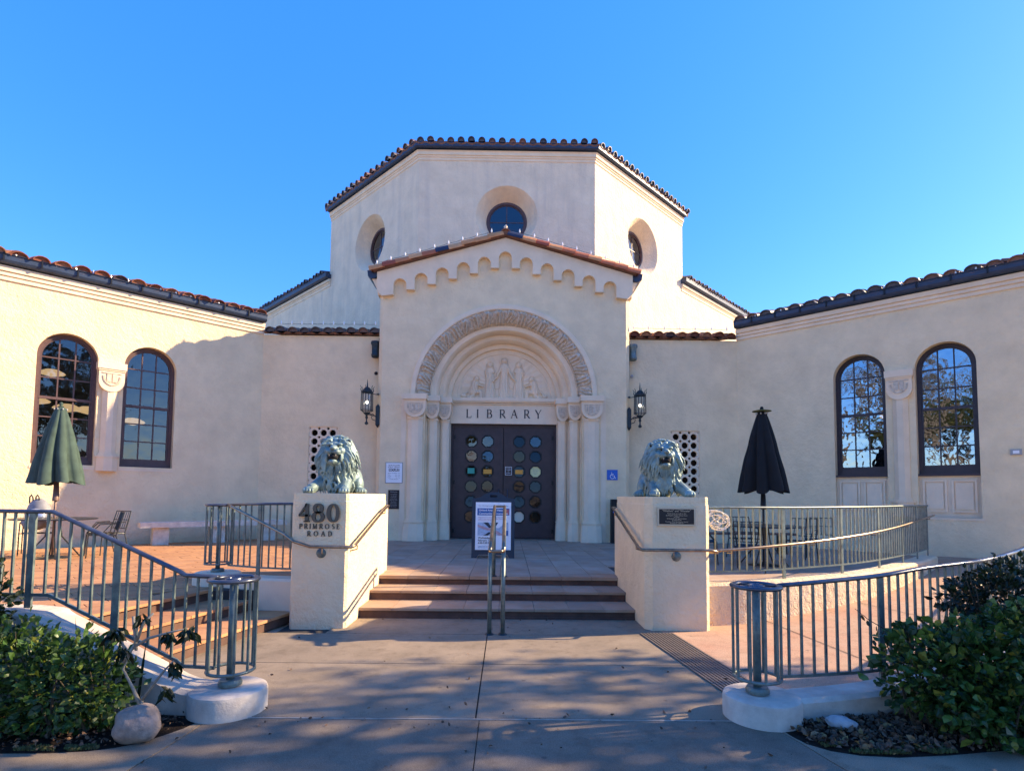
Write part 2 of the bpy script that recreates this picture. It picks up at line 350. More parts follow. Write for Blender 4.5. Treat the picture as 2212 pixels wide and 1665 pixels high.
def sweep(path, prof, closed=False):
    """profile [(outward, z)] run along a plan polyline; outward = right-hand side of travel"""
    n = len(path); P = [Vector(p) for p in path]; dirs = []
    for i in range(n):
        a = P[i-1] if (i or closed) else None; b = P[(i+1) % n] if (i < n-1 or closed) else None
        d0 = (P[i]-a).normalized() if a is not None else None; d1 = (b-P[i]).normalized() if b is not None else None
        if d0 is None: d0 = d1
        if d1 is None: d1 = d0
        n0 = Vector((d0.y, -d0.x)); n1 = Vector((d1.y, -d1.x)); k = n0+n1
        dirs.append(k/ max(.2, k.dot(n0)))
    mb = MB(); vs = []; q = len(prof)
    for i in range(n):
        for w, z in prof: vs.append((P[i].x+dirs[i].x*w, P[i].y+dirs[i].y*w, z))
    fs = []
    for i in range(n if closed else n-1):
        j = (i+1) % n
        for k in range(q-1): fs.append((i*q+k, j*q+k, j*q+k+1, i*q+k+1))
    if not closed: fs += [tuple(range(q)), tuple(reversed(range((n-1)*q, n*q)))]
    return mb.add(vs, fs)
def arcp(cx, cy, r, a0, a1, n): return [(cx+r*math.cos(R(a0+(a1-a0)*i/n)), cy+r*math.sin(R(a0+(a1-a0)*i/n))) for i in range(n+1)]
def leaf(mb, p, d, size, width=.5, fold=.25, rnd=random):
    d = Vector(d).normalized(); u = d.orthogonal().normalized(); a = rnd.uniform(0, 6.28)
    x = (Matrix.Rotation(a, 3, d) @ u); z = x.cross(d); p = Vector(p); w = size*width/2
    mb.add([p, p+d*size*.28+x*w*.86+z*fold*w, p+d*size*.62+x*w*.92+z*fold*w-z*size*.03, p+d*size-z*size*.13, p+d*size*.62-x*w*.92+z*fold*w-z*size*.03, p+d*size*.28-x*w*.86+z*fold*w, p+d*size*.5],
           [(0, 1, 6, 5), (1, 2, 6), (2, 3, 4, 6), (4, 5, 6)])
# ================================================================== SETTING: ground, walk, terrace
FL = .39                                             # terrace level
def ground():
    b = MB().box(-160, 160, -160, 160, -.6, -.03); tag(b.build('ground', M['street']), kind='structure')
ground()
# entry walk: slabs with recessed joints
walk = tag(MB().box(-2.6, 2.75, 4.16, 8.0, -.35, -.018).build('walkway', M['joint']), kind='structure')
g = .006
walk_cells = [(-3.35, -.1, 4.16, 5.47), (-.1, 2.1, 4.16, 5.47), (-3.35, -.1, 5.47, 6.62), (-.1, 2.1, 5.47, 6.62), (-2.0, 2.0, 6.62, 7.44)]
for x0, x1, y0, y1 in walk_cells:
    MB().box(x0+g, x1-g, y0+g, y1-g, -.3, 0).build('paving_slab', M['concrete'], walk)
MB().box(-1.9, 1.9, 4.14, 4.153, -.3, .002).build('joint_strip', M['chalk'], walk)
side = tag(MB().box(-2.6, 3.0, -6, 4.13, -.35, -.018).build('pavement', M['joint']), kind='structure')
def cell(poly, nm, m, par, z0=-.3, z1=-.001):
    vs, fs = plate(poly, (), z1-z0); b = MB().add([(x, y, z+z1) for x, y, z in vs], fs); return b.build(nm, m, par)
# bed outlines (curved)
bedL = [(-2.05, 4.10), (-2.10, 3.95), (-2.17, 3.83), (-2.25, 3.72), (-2.36, 3.65), (-2.5, 3.60), (-2.72, 3.57), (-3.1, 3.56), (-3.8, 3.56), (-6.2, 3.62)]
bedR = [(2.06, 4.0), (2.08, 3.88), (2.12, 3.77), (2.22, 3.67), (2.37, 3.61), (2.6, 3.585), (2.95, 3.62), (3.46, 3.71), (4.6, 3.95), (6.8, 4.6)]
def cell(poly, nm, m, par, z0=-.3, z1=-.001):
    vs, fs = plate(poly, (), z1-z0); b = MB().add([(x, y, z+z1) for x, y, z in vs], fs); return b.build(nm, m, par)
JL = [(-1.95, 4.13), (-2.02, 4.01), (-2.05, 3.66), (-2.10, 3.30), (-2.35, -6)]; JR = [(1.95, 4.13), (2.05, 3.95), (2.09, 3.80), (2.14, 3.55), (2.30, 2.9), (2.9, -6)]
sh = lambda P, d: [(x+d, y) for x, y in P]
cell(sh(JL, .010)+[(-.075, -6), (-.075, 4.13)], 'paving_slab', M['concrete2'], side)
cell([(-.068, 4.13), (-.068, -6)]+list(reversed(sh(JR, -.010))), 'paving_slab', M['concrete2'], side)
cell(JL+[(-6.2, -6)]+list(reversed(bedL)), 'paving_slab', M['concrete'], side, z1=.0)
cell(list(reversed(JR))+bedR+[(6.8, -6)], 'paving_slab', M['concrete'], side, z1=.0)

# landing with stone pavers and the three steps
land = tag(MB().prism([(-1.99, 8.70), (1.9, 8.70), (2.3, 10.3), (3.5, 10.3), (3.5, 16.3), (-3.5, 16.3), (-3.5, 10.3), (-2.3, 10.3)], -.2, FL-.012).build('landing', M['joint']), kind='structure')
sx = [-2.33+.47*i for i in range(11)]
yy = 8.60; row = 0
while yy < 16.2:
    d = .36 if row == 0 else .93
    for i in range(-2, 12):
        x0 = -2.33+.47*i; x1 = x0+.47
        lim = 1.99 if yy < 9.2 else (2.28 if yy < 10.2 else 3.4)
        x0 = max(x0, -lim); x1 = min(x1, lim-.08)
        if x1-x0 < .06: continue
        o = MB().box(x0+.004, x1-.004, yy+.004, min(16.2, yy+d)-.004, FL-.05, FL+random.uniform(-.0015, .0015)).build('paving_stone', M['paver'], land)
    yy += d; row += 1
steps = tag(MB().box(-2.1, 2.1, 7.46, 8.64, -.2, .02).build('entrance_steps', M['riser']), kind='structure')
for k, (y0, y1, xl, xr) in enumerate([(7.44, 8.04, -1.93, 1.92), (8.02, 8.62, -1.96, 1.90), (8.60, 8.75, -1.99, 1.90)]):
    z = .13*(k+1)
    MB().box(xl, xr, y0+.035, y1+.03, z-.14 if k else -.15, z-.034).build('riser', M['riser'], steps)
    if k < 2:
        for i in range(9):
            x0 = max(xl, -2.33+.47*i); x1 = min(xr, -2.33+.47*(i+1))
            MB().box(x0+.003, x1-.003, y0+.005, y1-.002, z-.034, z).build('tread_stone', M['paver'], steps)
# terrace slab
def stairx(y, x0): return x0+.25*(y-6.6)
inner = [(2.52, 7.25), (3.3, 7.42), (4.2, 7.8), (5.2, 8.33), (6.1, 8.95), (6.9, 9.6), (7.7, 10.3), (8.5, 11.05)]
outer = [(2.2, 4.32), (3.0, 4.42), (4.0, 4.8), (5.0, 5.4), (6.0, 6.1), (7.2, 7.1), (8.6, 8.4), (9.8, 9.8), (10.6, 11.4)]
terr_poly = [(-15, 4.38), (stairx(4.38, -3.8)-.08, 4.38), (stairx(7.22, -3.8)-.08, 7.22), (-2.5, 7.3), (-2.2, 10.35), (-3.45, 10.35), (-3.45, 15.4), (-6.7, 15.4), (-15, 7.2)]
terr = tag(MB().prism(terr_poly, -.2, FL-.014).build('terrace', M['joint']), kind='structure')
terrR = tag(MB().prism([(2.5, 7.3)]+inner[1:]+[(9.3, 12.7), (6.6, 15.4), (3.45, 15.4), (3.45, 10.35), (2.2, 10.35)], -.2, FL-.006).build('terrace', M['paver']), kind='structure')
# terrace pavers, laid square to the left wing
import bmesh
def inside(p, poly):
    x, y = p; c = False; j = len(poly)-1
    for i in range(len(poly)):
        if ((poly[i][1] > y) != (poly[j][1] > y)) and (x < (poly[j][0]-poly[i][0])*(y-poly[i][1])/(poly[j][1]-poly[i][1])+poly[i][0]): c = not c
        j = i
    return c
pv = []
S_ = .46
for i in range(-40, 40):
    for j in range(-60, 60):
        cx = (i+.5)*S_+(.5*S_ if j % 2 else 0); cy = (j+.5)*S_*.5
        x = (cx-cy)*.7071-6; y = (cx+cy)*.7071+9
        if inside((x, y), terr_poly): pv.append((math.hypot(x, y), x, y))
pv.sort()
bb = MB().box(-S_/2+.005, S_/2-.005, -S_/4+.005, S_/4-.005, -.04, 0)
pm = bb.build('terrace_brick', M['terra'], terr); me_b = pm.data; bpy.data.objects.remove(pm)
fld = MB(); ca = math.cos(R(45))
for k, (dd, x, y) in enumerate(pv):
    ok = all(inside((x+ca*a-ca*b2, y+ca*a+ca*b2), terr_poly) for a in (-.23, .23) for b2 in (-.115, .115))
    if not ok: continue
    z = FL+random.uniform(-.003, .002)
    if k < 300 and y < 14:
        o = bpy.data.objects.new('terrace_brick', me_b); COL.objects.link(o); o.parent = terr; o.location = (x, y, z); o.rotation_euler = (0, 0, R(45))
    else: fld.add([(x+ca*a-ca*c, y+ca*a+ca*c, z+h) for a, c, h in bb.v], bb.f)
tag(fld.build('terrace_brickwork', M['terras'], terr), kind='stuff')
# ragged edge strip of pavers along the top stair nosing
MB().add([(stairx(4.38, -3.80)-.34, 4.38, FL+.001), (stairx(7.22, -3.80)-.34, 7.22, FL+.001), (stairx(7.22, -3.80), 7.22, FL+.001), (stairx(4.38, -3.80), 4.38, FL+.001)], [(0, 1, 2, 3)]).build('nosing_course', M['terra'], terr)
# left stairs up to the terrace
ls = tag(MB().prism([(-4.2, 4.38), (-3.4, 4.38), (-2.8, 7.2), (-4.2, 7.2)], -.2, -.01).build('terrace_steps', M['riser']), kind='structure')
for k, xr in enumerate((-2.73, -3.29, -3.80)):
    z = .13*(k+1)
    if k == 2: poly = [(stairx(4.38, xr)-.02, 4.38), (stairx(4.38, xr)+.0, 4.38), (stairx(7.22, xr), 7.22), (stairx(7.22, xr)-.02, 7.22)]
    else: poly = [(stairx(4.38, xr)-.7, 4.38), (stairx(4.38, xr), 4.38), (stairx(7.22, xr), 7.22), (stairx(7.22, xr)-.7, 7.22)]
    MB().prism([(x-.03, y) for x, y in poly], z-.14, z-.032).build('riser', M['riser'], ls)
    if k < 2:
        for i in range(6):
            y0 = 4.38+i*.475; y1 = y0+.47
            MB().prism([(stairx(y0, xr)-.58, y0+.003), (stairx(y0, xr), y0+.003), (stairx(y1, xr), y1-.003), (stairx(y1, xr)-.58, y1-.003)], z-.032, z).build('tread_stone', M['terra'], ls)
    else:
        MB().prism([(stairx(4.38, xr)-.30, 4.38), (stairx(4.38, xr)+.01, 4.38), (stairx(7.22, xr)+.01, 7.22), (stairx(7.22, xr)-.30, 7.22)], z-.031, z+.003).build('tread_stone', M['terra'], ls)
# ramp on the right
def lerp_path(P, t):
    Ls = [0]
    for a, b in zip(P, P[1:]): Ls.append(Ls[-1]+math.dist(a, b))
    s = t*Ls[-1]
    for i in range(len(P)-1):
        if s <= Ls[i+1] or i == len(P)-2:
            k = (s-Ls[i])/(Ls[i+1]-Ls[i]); return tuple(P[i][q]+(P[i+1][q]-P[i][q])*k for q in range(len(P[i])))
def rampz(x, y): 
    s = max(0, (x-3.3)*.8+(y-5.5)*.15); return min(FL+.0, .062*s)
rm = MB(); nu, nv = 36, 8; vs = []
for i in range(nu+1):
    a = lerp_path([(2.0, 7.25)]+inner+[(9.3, 12.7)], i/nu); c = lerp_path([(2.0, 4.25)]+outer+[(10.6, 11.5)], i/nu)
    for j in range(nv+1):
        x = a[0]+(c[0]-a[0])*j/nv; y = a[1]+(c[1]-a[1])*j/nv; vs.append((x, y, rampz(x, y)+.002))
rm.add(vs, [(i*(nv+1)+j, i*(nv+1)+j+1, (i+1)*(nv+1)+j+1, (i+1)*(nv+1)+j) for i in range(nu) for j in range(nv)])
ramp = tag(rm.build('ramp', M['pink'], smooth=True), kind='structure')
for t in (.16, .36, .52):
    a = lerp_path([(2.0, 7.25)]+inner+[(9.3, 12.7)], t); c = lerp_path([(2.0, 4.25)]+outer+[(10.6, 11.5)], t)
    P = [lerp_path([a, c], q/10) for q in range(11)]
    dx, dy = (c[0]-a[0]), (c[1]-a[1]); l = math.hypot(dx, dy); nx, ny = dy/l*.006, -dx/l*.006
    b = MB(); vs = []
    for x, y in P: z = rampz(x, y)+.0065; vs += [(x-nx, y-ny, z), (x+nx, y+ny, z)]
    b.add(vs, [(2*i, 2*i+1, 2*i+3, 2*i+2) for i in range(10)]).build('ramp_joint', M['joint'], ramp)
# trench grate between walk and ramp
gr = thing('drain_grate', (1.95, 5.6, 0), 'perforated steel drain grate set in the paving between walkway and ramp', 'drain grate')
a0, a1, b1, b0 = Vector((1.72, 6.72)), Vector((2.10, 6.72)), Vector((2.32, 4.62)), Vector((1.96, 4.62))
MB().add([(*a0, .0035), (*a1, .0035), (*b1, .0035), (*b0, .0035)], [(0, 1, 2, 3)]).build('grate_tray', M['dark'], gr)
gb = MB()
for i in range(11):
    t = i/10; p = a0.lerp(a1, t); q = b0.lerp(b1, t); gb.bar((*p, .008), (*q, .008), .020, .008)
for i in range(14):
    t = i/13; p = a0.lerp(b0, t); q = a1.lerp(b1, t); gb.bar((*p, .006), (*q, .006), .008, .006)
gb.build('grate_bars', M['grate'], gr)

# curbs, walls and plinths
def plinth(c, r, h, nm, lab, m='curb'):
    pf = [(0, -.2), (r, -.2), (r, h-.035), (r-.008, h-.012), (r-.035, h), (0, h)]
    o = MB().lathe(pf, (c[0], c[1], 0), 48).build(nm, M[m], smooth=True); sharp(o, 35); return tag(o, lab, 'plinth')
PL = (-1.97, 4.30); PR = (2.03, 4.23)
plinth(PL, .275, .17, 'railing_plinth', 'round cream plinth under the left front ring post beside the boulder bed')
plinth(PR, .275, .17, 'railing_plinth', 'round cream plinth under the right front ring post beside the drain grate')
def curb(path, w, h0, nm, lab, m='curb', bev=.03, parent=None):
    """path of (x,y,ztop)"""
    b = MB(); n = len(path); vs = []
    prof = [(-w/2, None), (-w/2, -bev), (-w/2+bev, 0), (w/2-bev, 0), (w/2, -bev), (w/2, None)]
    for i, (x, y, z) in enumerate(path):
        p0 = path[max(0, i-1)]; p1 = path[min(n-1, i+1)]; d = Vector((p1[0]-p0[0], p1[1]-p0[1])).normalized(); nn = Vector((d.y, -d.x))
        for o, dz in prof: vs.append((x+nn.x*o, y+nn.y*o, h0 if dz is None else z+dz))
    q = len(prof)
    b.add(vs, [(i*q+k, (i+1)*q+k, (i+1)*q+k+1, i*q+k+1) for i in range(n-1) for k in range(q-1)]+[tuple(range(q)), tuple(reversed(range((n-1)*q, n*q)))])
    o = b.build(nm, M[m], parent)
    if not parent: tag(o, lab, 'low wall')
    return o
def smooth_path(P, n):
    """Catmull-Rom"""
    out = []
    Q = [tuple(2*a-b for a, b in zip(P[0], P[1]))]+list(P)+[tuple(2*a-b for a, b in zip(P[-1], P[-2]))]
    for i in range(1, len(Q)-2):
        for k in range(n):
            t = k/n; out.append(tuple(.5*((2*b)+(-a+c)*t+(2*a-5*b+4*c-d)*t*t+(-a+3*b-3*c+d)*t**3) for a, b, c, d in zip(Q[i-1], Q[i], Q[i+1], Q[i+2])))
    return out+[P[-1]]
LCURB = smooth_path([(-2.05, 4.31, .15), (-2.3, 4.33, .19), (-2.5, 4.34, .28), (-2.9, 4.36, .47), (-3.3, 4.38, .65), (-3.5, 4.40, .71), (-4.3, 4.44, .72), (-9.5, 4.9, .72)], 4)
curb(LCURB, .30, -.2, 'planter_wall', 'low cream planter wall rising under the left front railing')
RCURB = smooth_path([(2.1, 4.25, .15), (2.7, 4.33, .17), (3.2, 4.47, .19), (4.0, 4.80, .24), (5.0, 5.35, .29), (6.0, 6.05, .36), (7.2, 7.05, .45), (8.6, 8.35, .53), (9.8, 9.7, .55)], 5)
curb(RCURB, .26, -.2, 'planter_wall', 'low cream planter wall under the right front railing behind the leafy shrub')
ICURB = smooth_path([(x, y, .53) for x, y in inner]+[], 5)
curb(ICURB, .30, -.2, 'retaining_wall', 'curved roughcast retaining wall between the ramp and the right terrace', 'rough')
# wall behind the left stairs with disc-topped end
SW = curb([(-3.8, 7.68, .53), (-3.5, 7.55, .53), (-3.1, 7.42, .53), (-2.42, 7.3, .53)], .30, -.2, 'terrace_wall', 'short plain cream wall behind the left steps joining the numbered pedestal', 'trim')
plinth((-3.84, 7.72), .30, .545, 'railing_plinth', 'round cream plinth at the top of the left steps under the small ring post', 'trim')
# garden beds
def bedmesh(poly, nm):
    vs, fs = plate(poly, (), .25); b = MB().add([(x, y, z+.0) for x, y, z in vs], fs); return b
tag(bedmesh(bedL+[(-6.2, 4.25), (-2.15, 4.25)], 'l').build('planting_bed', M['soil']), kind='structure')
tag(bedmesh(bedR+[(7.2, 6.8), (4.6, 5.0), (3.4, 4.4), (2.3, 4.2)], 'r').build('planting_bed', M['soil']), kind='structure')
# ================================================================== THE LIBRARY BUILDING
B = thing('library_building', (0, 15.1, FL), 'cream stucco library with arched portal, octagonal tower and red tile roofs', 'building')
LW = Fr((-6.8, 15.5), (-1, -1), (1, -1)); RW = Fr((6.6, 15.5), (1, -1), (-1, -1))
FN = Fr((0, 15.5), (1, 0), (0, -1)); FP = Fr((0, 15.1), (1, 0), (0, -1)); FD = Fr((0, 18.5), (1, 0), (0, -1))
CL = Fr((-3.03, 18.5), (-1, 1), (-1, -1)); CR = Fr((3.03, 18.5), (1, 1), (1, -1))
def wall(F, outer, holes, d, nm, m, w=0, parent=B):
    vs, fs = plate(outer, holes, d); b = MB(); F.put(b, [(x, y, z+w) for x, y, z in vs], fs); return b.build(nm, m, parent)
def archhole(uc, w, z0, z1, n=20):
    r = w/2; return [(uc-r, z0), (uc+r, z0)]+arcp(uc, z1-r, r, 0, 180, n)
def arched_window(F, uc, w, z0, z1, gl, deep=.16):
    r = w/2; fw = .07; FM = M['frame'] if F is LW else M['frameR']
    o = archhole(uc, w+.0, z0, z1, 28); i = archhole(uc, w-2*fw, z0+.12, z1-fw, 28)
    win = wall(F, o, [i], .09, 'arched_window', FM, -deep)
    # inner sash frame
    i2 = archhole(uc, w-2*fw-.07, z0+.20, z1-fw-.035, 28)
    wall(F, i, [i2], .05, 'sash', FM, -deep-.035, win)
    b = MB(); F.box(b, uc-r-.02, uc+r+.02, z0-.05, z0, -deep-.05, -.03); b.build('sill', FM, win)
    r2 = r-fw-.035; top = z1-fw-.035; zb = z0+.20; zm = (zb+top)/2-.04
    arch = lambda u: (top-r2)+math.sqrt(max(0, r2*r2-(u-uc)**2))
    F_ = MB(); F.box(F_, uc-r2-.03, uc+r2+.03, zm-.03, zm+.03, -deep-.07, -deep-.02); F_.build('meeting_rail', FM, win)
    cw = 2*r2/3
    for k in (1, 2):
        u = uc-r2+cw*k; m = MB(); F.box(m, u-.014, u+.014, zb, arch(u), -deep-.075, -deep-.045); m.build('muntin', FM, win)
    rows = [zb+(zm-zb)*q/3 for q in range(4)]; up = [zm+(top-zm)*q/3 for q in (1, 2)]+[top]
    zs = rows+up
    for z in rows[1:3]+up[:2]:
        h = r2 if z < top-r2 else math.sqrt(max(0, r2*r2-(z-(top-r2))**2))
        m = MB(); F.box(m, uc-h, uc+h, z-.014, z+.014, -deep-.073, -deep-.047); m.build('muntin', FM, win)
    for q in range(len(zs)-1):
        for k in range(3):
            u0 = uc-r2+cw*k; u1 = u0+cw; pts = []
            tops = [(u1-(u1-u0)*t/8, min(zs[q+1], arch(u1-(u1-u0)*t/8))) for t in range(9)]
            if max(t[1] for t in tops) <= zs[q]+.02: continue
            poly = [(u0, zs[q]), (u1, zs[q])]+[(u, max(z, zs[q]+.001)) for u, z in tops]
            jt = (random.uniform(-.006, .006), random.uniform(-.006, .006))
            vs = [(u, v, -deep-.062+(u-u0)*jt[0]+(v-zs[q])*jt[1]) for u, v in poly]
            mb = MB(); F.put(mb, vs, [tuple(range(len(vs)))]); mb.build('window_pane', gl, win)
    return win
# ---- wings
WLEN = 6.95
WE = {'L': Fr(LW(WLEN, 0, 0).xy, (-1, 1), (-1, -1)), 'R': Fr(RW(WLEN, 0, 0).xy, (1, 1), (1, -1))}      # end walls of the wings
for F, ws, gl in ((LW, (4.27, 2.67), M['glass']), (RW, (2.97, 4.65), M['glass2'])):
    right = F is RW
    mu = (ws[0]+ws[1])/2
    holes = [archhole(u, 1.10, 2.22, 5.18, 28) for u in ws]
    if right:                                        # bay is sunk down to a low sill with panels
        holes = [archhole(u, 1.10, 1.24, 5.18, 28) for u in ws]
    wall(F, [(0, -.2), (WLEN, -.2), (WLEN, 6.4), (0, 6.4)], holes, .32, 'wing_wall', M['stucco'])
    for u in ws: arched_window(F, u, 1.10, 2.22, 5.18, gl, .16 if not right else .2)
    if right:
        for u in ws:
            b = MB(); F.box(b, u-.56, u+.56, 1.24, 2.19, -.30, -.10); p = b.build('spandrel', M['trim'], B)
            for s in (-1, 1):
                b = MB(); c = u+s*.26
                for a in ((c-.22, c+.22, 2.04, 2.08), (c-.22, c+.22, 1.36, 1.40), (c-.22, c-.18, 1.40, 2.04), (c+.18, c+.22, 1.40, 2.04)): F.box(b, *a, -.10, -.065)
                F.box(b, c-.155, c+.155, 1.43, 2.01, -.10, -.075)
                b.build('panel', M['trim'], p)
        b = MB(); F.box(b, ws[0]-.6, ws[1]+.6, 1.19, 1.24, -.14, .015); b.build('bay_sill', M['trim'], B)
    else:
        for u in ws: b = MB(); F.box(b, u-.57, u+.57, 2.12, 2.17, -.20, .012); b.build('sill', M['trim'], B)
    # column between the windows
    zb = 2.10 if not right else 1.24
    c = thing_part = MB(); F.box(c, mu-.15, mu+.15, zb, 4.0, -.20, .0); col = c.build('column', M['trim'], B)
    pr = [(mu-.15, 0), (mu-.15, .03), (mu-.06, .11), (mu+.06, .11), (mu+.15, .03), (mu+.15, 0)]
    def prof(nm, pts, z0, z1, par):
        t = MB().prism(pts, z0, z1); b = MB(); F.put(b, [(x, z, y) for x, y, z in t.v], [tuple(reversed(f)) for f in t.f]); return b.build(nm, M['trim'], par)
    prof('shaft', pr, zb+.42, 4.02, col)
    prof('base', [(x+(x-mu)*.35, y*1.35) for x, y in pr], zb, zb+.32, col)
    prof('base_ring', [(x+(x-mu)*.55, y*1.5) for x, y in pr], zb+.32, zb+.36, col); prof('base_ring', [(x+(x-mu)*.2, y*1.15) for x, y in pr], zb+.36, zb+.42, col)
    sh = [(mu-.25, 4.48), (mu+.25, 4.48), (mu+.25, 4.2)]+arcp(mu, 4.2, .25, 0, -180, 14)[1:-1]+[(mu-.25, 4.2)]
    wall(F, sh, [], .18, 'capital', M['trim'], .13, col)
    b = MB(); F.box(b, mu-.28, mu+.28, 4.48, 4.64, -.1, .17); F.box(b, mu-.265, mu+.265, 4.44, 4.48, -.1, .15); b.build('abacus', M['trim'], col)
    b = MB()
    for s in (-1, 1): F.box(b, mu+s*.055-.045, mu+s*.055+.045, 4.17, 4.37, .13, .145)
    for k in range(15):
        a = math.pi*(k/14); F.box(b, mu-.16*math.cos(a)-.018, mu-.16*math.cos(a)+.018, 4.30-.19*math.sin(a)-.018, 4.30-.19*math.sin(a)+.018, .13, .148)
    F.box(b, mu-.19, mu+.19, 4.375, 4.40, .13, .148); b.build('book_emblem', M['stone'], col)
    # cornice and gutter
    P = [tuple(F(WLEN, 0, -7).xy), tuple(F(WLEN, 0, 0).xy), tuple(F(0, 0, 0).xy)]
    if F is RW: P = P[::-1]
    sweep(P, [(0, 6.09), (.035, 6.09), (.035, 6.16), (.018, 6.165), (.018, 6.18), (.06, 6.185), (.06, 6.25), (.04, 6.255), (.04, 6.27), (.09, 6.275), (.09, 6.385), (0, 6.40)]).build('cornice', M['trim'], B)
    sweep(P, [(.0, 6.405), (.12, 6.41), (.15, 6.405), (.19, 6.43), (.215, 6.48), (.22, 6.575), (.245, 6.59), (.245, 6.60), (.205, 6.60), (.205, 6.5), (.0, 6.45)]).build('gutter', M['gutter'], B)
    b = MB()
    for i in range(11): 
        u = .5+i*.62; F.box(b, u-.014, u+.014, 6.60, 6.612, -.05, .252); F.box(b, u-.014, u+.014, 6.45, 6.60, .222, .252)
    tag(b.build('gutter_strap', M['black'], B), kind='stuff')
    # interior room
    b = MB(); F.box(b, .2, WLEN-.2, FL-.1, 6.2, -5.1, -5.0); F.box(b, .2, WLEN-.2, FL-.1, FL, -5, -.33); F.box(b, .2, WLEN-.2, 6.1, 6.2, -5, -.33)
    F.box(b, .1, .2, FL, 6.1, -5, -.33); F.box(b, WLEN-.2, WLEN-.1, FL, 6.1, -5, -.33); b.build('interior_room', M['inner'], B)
    b = MB(); F.box(b, WLEN-.1, WLEN, -.2, 6.4, -6.9, -.322); F.box(b, 0, WLEN, -.2, 6.4, -7.1, -6.9); b.build('wing_wall', M['stucco'], B)
    if not right:
        for (u, w, z) in ((4.6, -2.4, 3.88), (4.05, -1.7, 3.68), (3.55, -2.3, 3.74), (4.2, -3.6, 4.82), (3.0, -3.3, 4.3), (2.45, -2.8, 3.6)):
            b = MB().lathe([(0, .12), (.14, .10), (.27, .03), (.30, 0), (.27, -.03), (0, -.10)], F(u, z, w), 20); o = b.build('pendant_lamp', M['pend'], B, smooth=True)
            MB().tube([F(u, z+.1, w), F(u, 6.1, w)], .008, 5).build('pendant_cord', M['black'], o)
    else:
        for (u, w, z) in ((3.2, -2.4, 3.9),): MB().lathe([(0, .12), (.27, .03), (.27, -.03), (0, -.10)], F(u, z, w), 16).build('pendant_lamp', M['pend'], B, smooth=True)

# ---- niche walls (flat links between wings and portal)
NZ = 6.08
for s in (-1, 1):
    g0, g1 = (-5.44, -4.64) if s < 0 else (4.70, 5.51)
    hole = [(g0, 1.70), (g1, 1.70), (g1, 3.50), (g0, 3.50)]
    xa, xb = (-6.8, -3.38) if s < 0 else (3.38, 6.6)
    wall(FN, [(xa, -.2), (xb, -.2), (xb, NZ), (xa, NZ)], [hole], .3, 'link_wall', M['stucco'])
    # pierced screen
    gm = (g0+g1)/2; px = .252; pz = .243; hs_ = []; z00 = 1.70+.9-3*pz
    def octa(cx, cz, r): return [(cx+r*math.cos(R(22.5+45*k)), cz+r*math.sin(R(22.5+45*k))) for k in range(8)]
    for i in (-1, 0, 1):
        for j in range(7): hs_.append(octa(gm+i*px, z00+j*pz, .094))
    for i in (-.5, .5):
        for j in range(8): cz = z00+(j-.5)*pz; hs_.append([(gm+i*px+.046, cz), (gm+i*px, cz+.046), (gm+i*px-.046, cz), (gm+i*px, cz-.046)])
    for sgn in (-1, 1):
        for j in range(8):
            cz = z00+(j-.5)*pz; u = gm+sgn*.385
            hs_.append([(u, cz+.03), (u-sgn*.034, cz), (u, cz-.03)])
    scr = wall(FN, hole, hs_, .07, 'pierced_screen', M['trim'], -.03)
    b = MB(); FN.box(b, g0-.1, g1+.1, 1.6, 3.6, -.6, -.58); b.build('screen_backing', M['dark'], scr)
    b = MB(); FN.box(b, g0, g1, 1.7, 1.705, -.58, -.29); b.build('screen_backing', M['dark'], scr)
# ---- portal block
zc = 4.33
gt = lambda x: 8.74-.288*abs(x)
op = [(-2.15, FL-.3), (2.15, FL-.3), (2.15, zc)]+[(x, z) for x, z in arcp(0, zc, 2.30, 0, 180, 48)]+[(-2.15, zc)]
op = [(-2.15, FL-.2), (2.15, FL-.2), (2.15, 3.9), (2.36, 3.9)]+arcp(0, zc, 2.36, 0, 180, 48)+[(-2.36, 3.9), (-2.15, 3.9)]
wall(FP, [(-3.36, FL-.3), (3.36, FL-.3), (3.36, gt(3.36)), (0, gt(0)), (-3.36, gt(3.36))], [[(x, z) for x, z in op]], .30, 'portal_wall', M['stucco'])
for s in (-1, 1):
    b = MB(); b.add([(s*3.36, 15.1, -.2), (s*3.47, 15.21, -.2), (s*3.47, 18.6, -.2), (s*3.36, 15.1, gt(3.36)), (s*3.47, 15.21, gt(3.47)), (s*3.47, 18.6, gt(3.47))], [(0, 1, 4, 3), (1, 2, 5, 4)])
    b.build('portal_side_wall', M['stucco'], B)
# corbel table band
pts = [(-3.52, gt(3.52)), (-3.52, 7.16), (-3.40, 7.02), (-3.10, 7.08)]
cb = lambda m_: 7.885-.16*m_
bot = []
for k in range(-5, 6):
    x = k*.578; t = 8.35-.16*abs(k); zl = cb(abs(k-.5)-.5+ .0) if k <= 0 else cb(abs(k)-1); zr = cb(abs(k)-1) if k < 0 else cb(abs(k))
    zl = cb(abs(k)) if k <= 0 else cb(abs(k)-1)
    if k == 0: zl = zr = cb(0)
    hw = .178
    if k == -5: bot.append((x-hw, 7.10))
    else: bot.append((x-hw, zl))
    bot += [(px_, pz_) for px_, pz_ in arcp(x, t-hw, hw, 180, 0, 12)]
    bot.append((x+hw, zr if k != 5 else 7.10))
pts = [(-3.52, gt(3.52)), (-3.52, 7.2), (-3.38, 7.06)]+bot+[(3.38, 7.06), (3.52, 7.2), (3.52, gt(3.52)), (0, gt(0))]
wall(FP, pts, [], .16, 'corbel_band', M['trim'], .14)
for s in (-1, 1):
    b = MB(); b.box(*( (3.36, 3.52) if s > 0 else (-3.52, -3.36)), 15.1, 17.4, 7.12, gt(3.45)-.02); b.build('corbel_band', M['trim'], B)
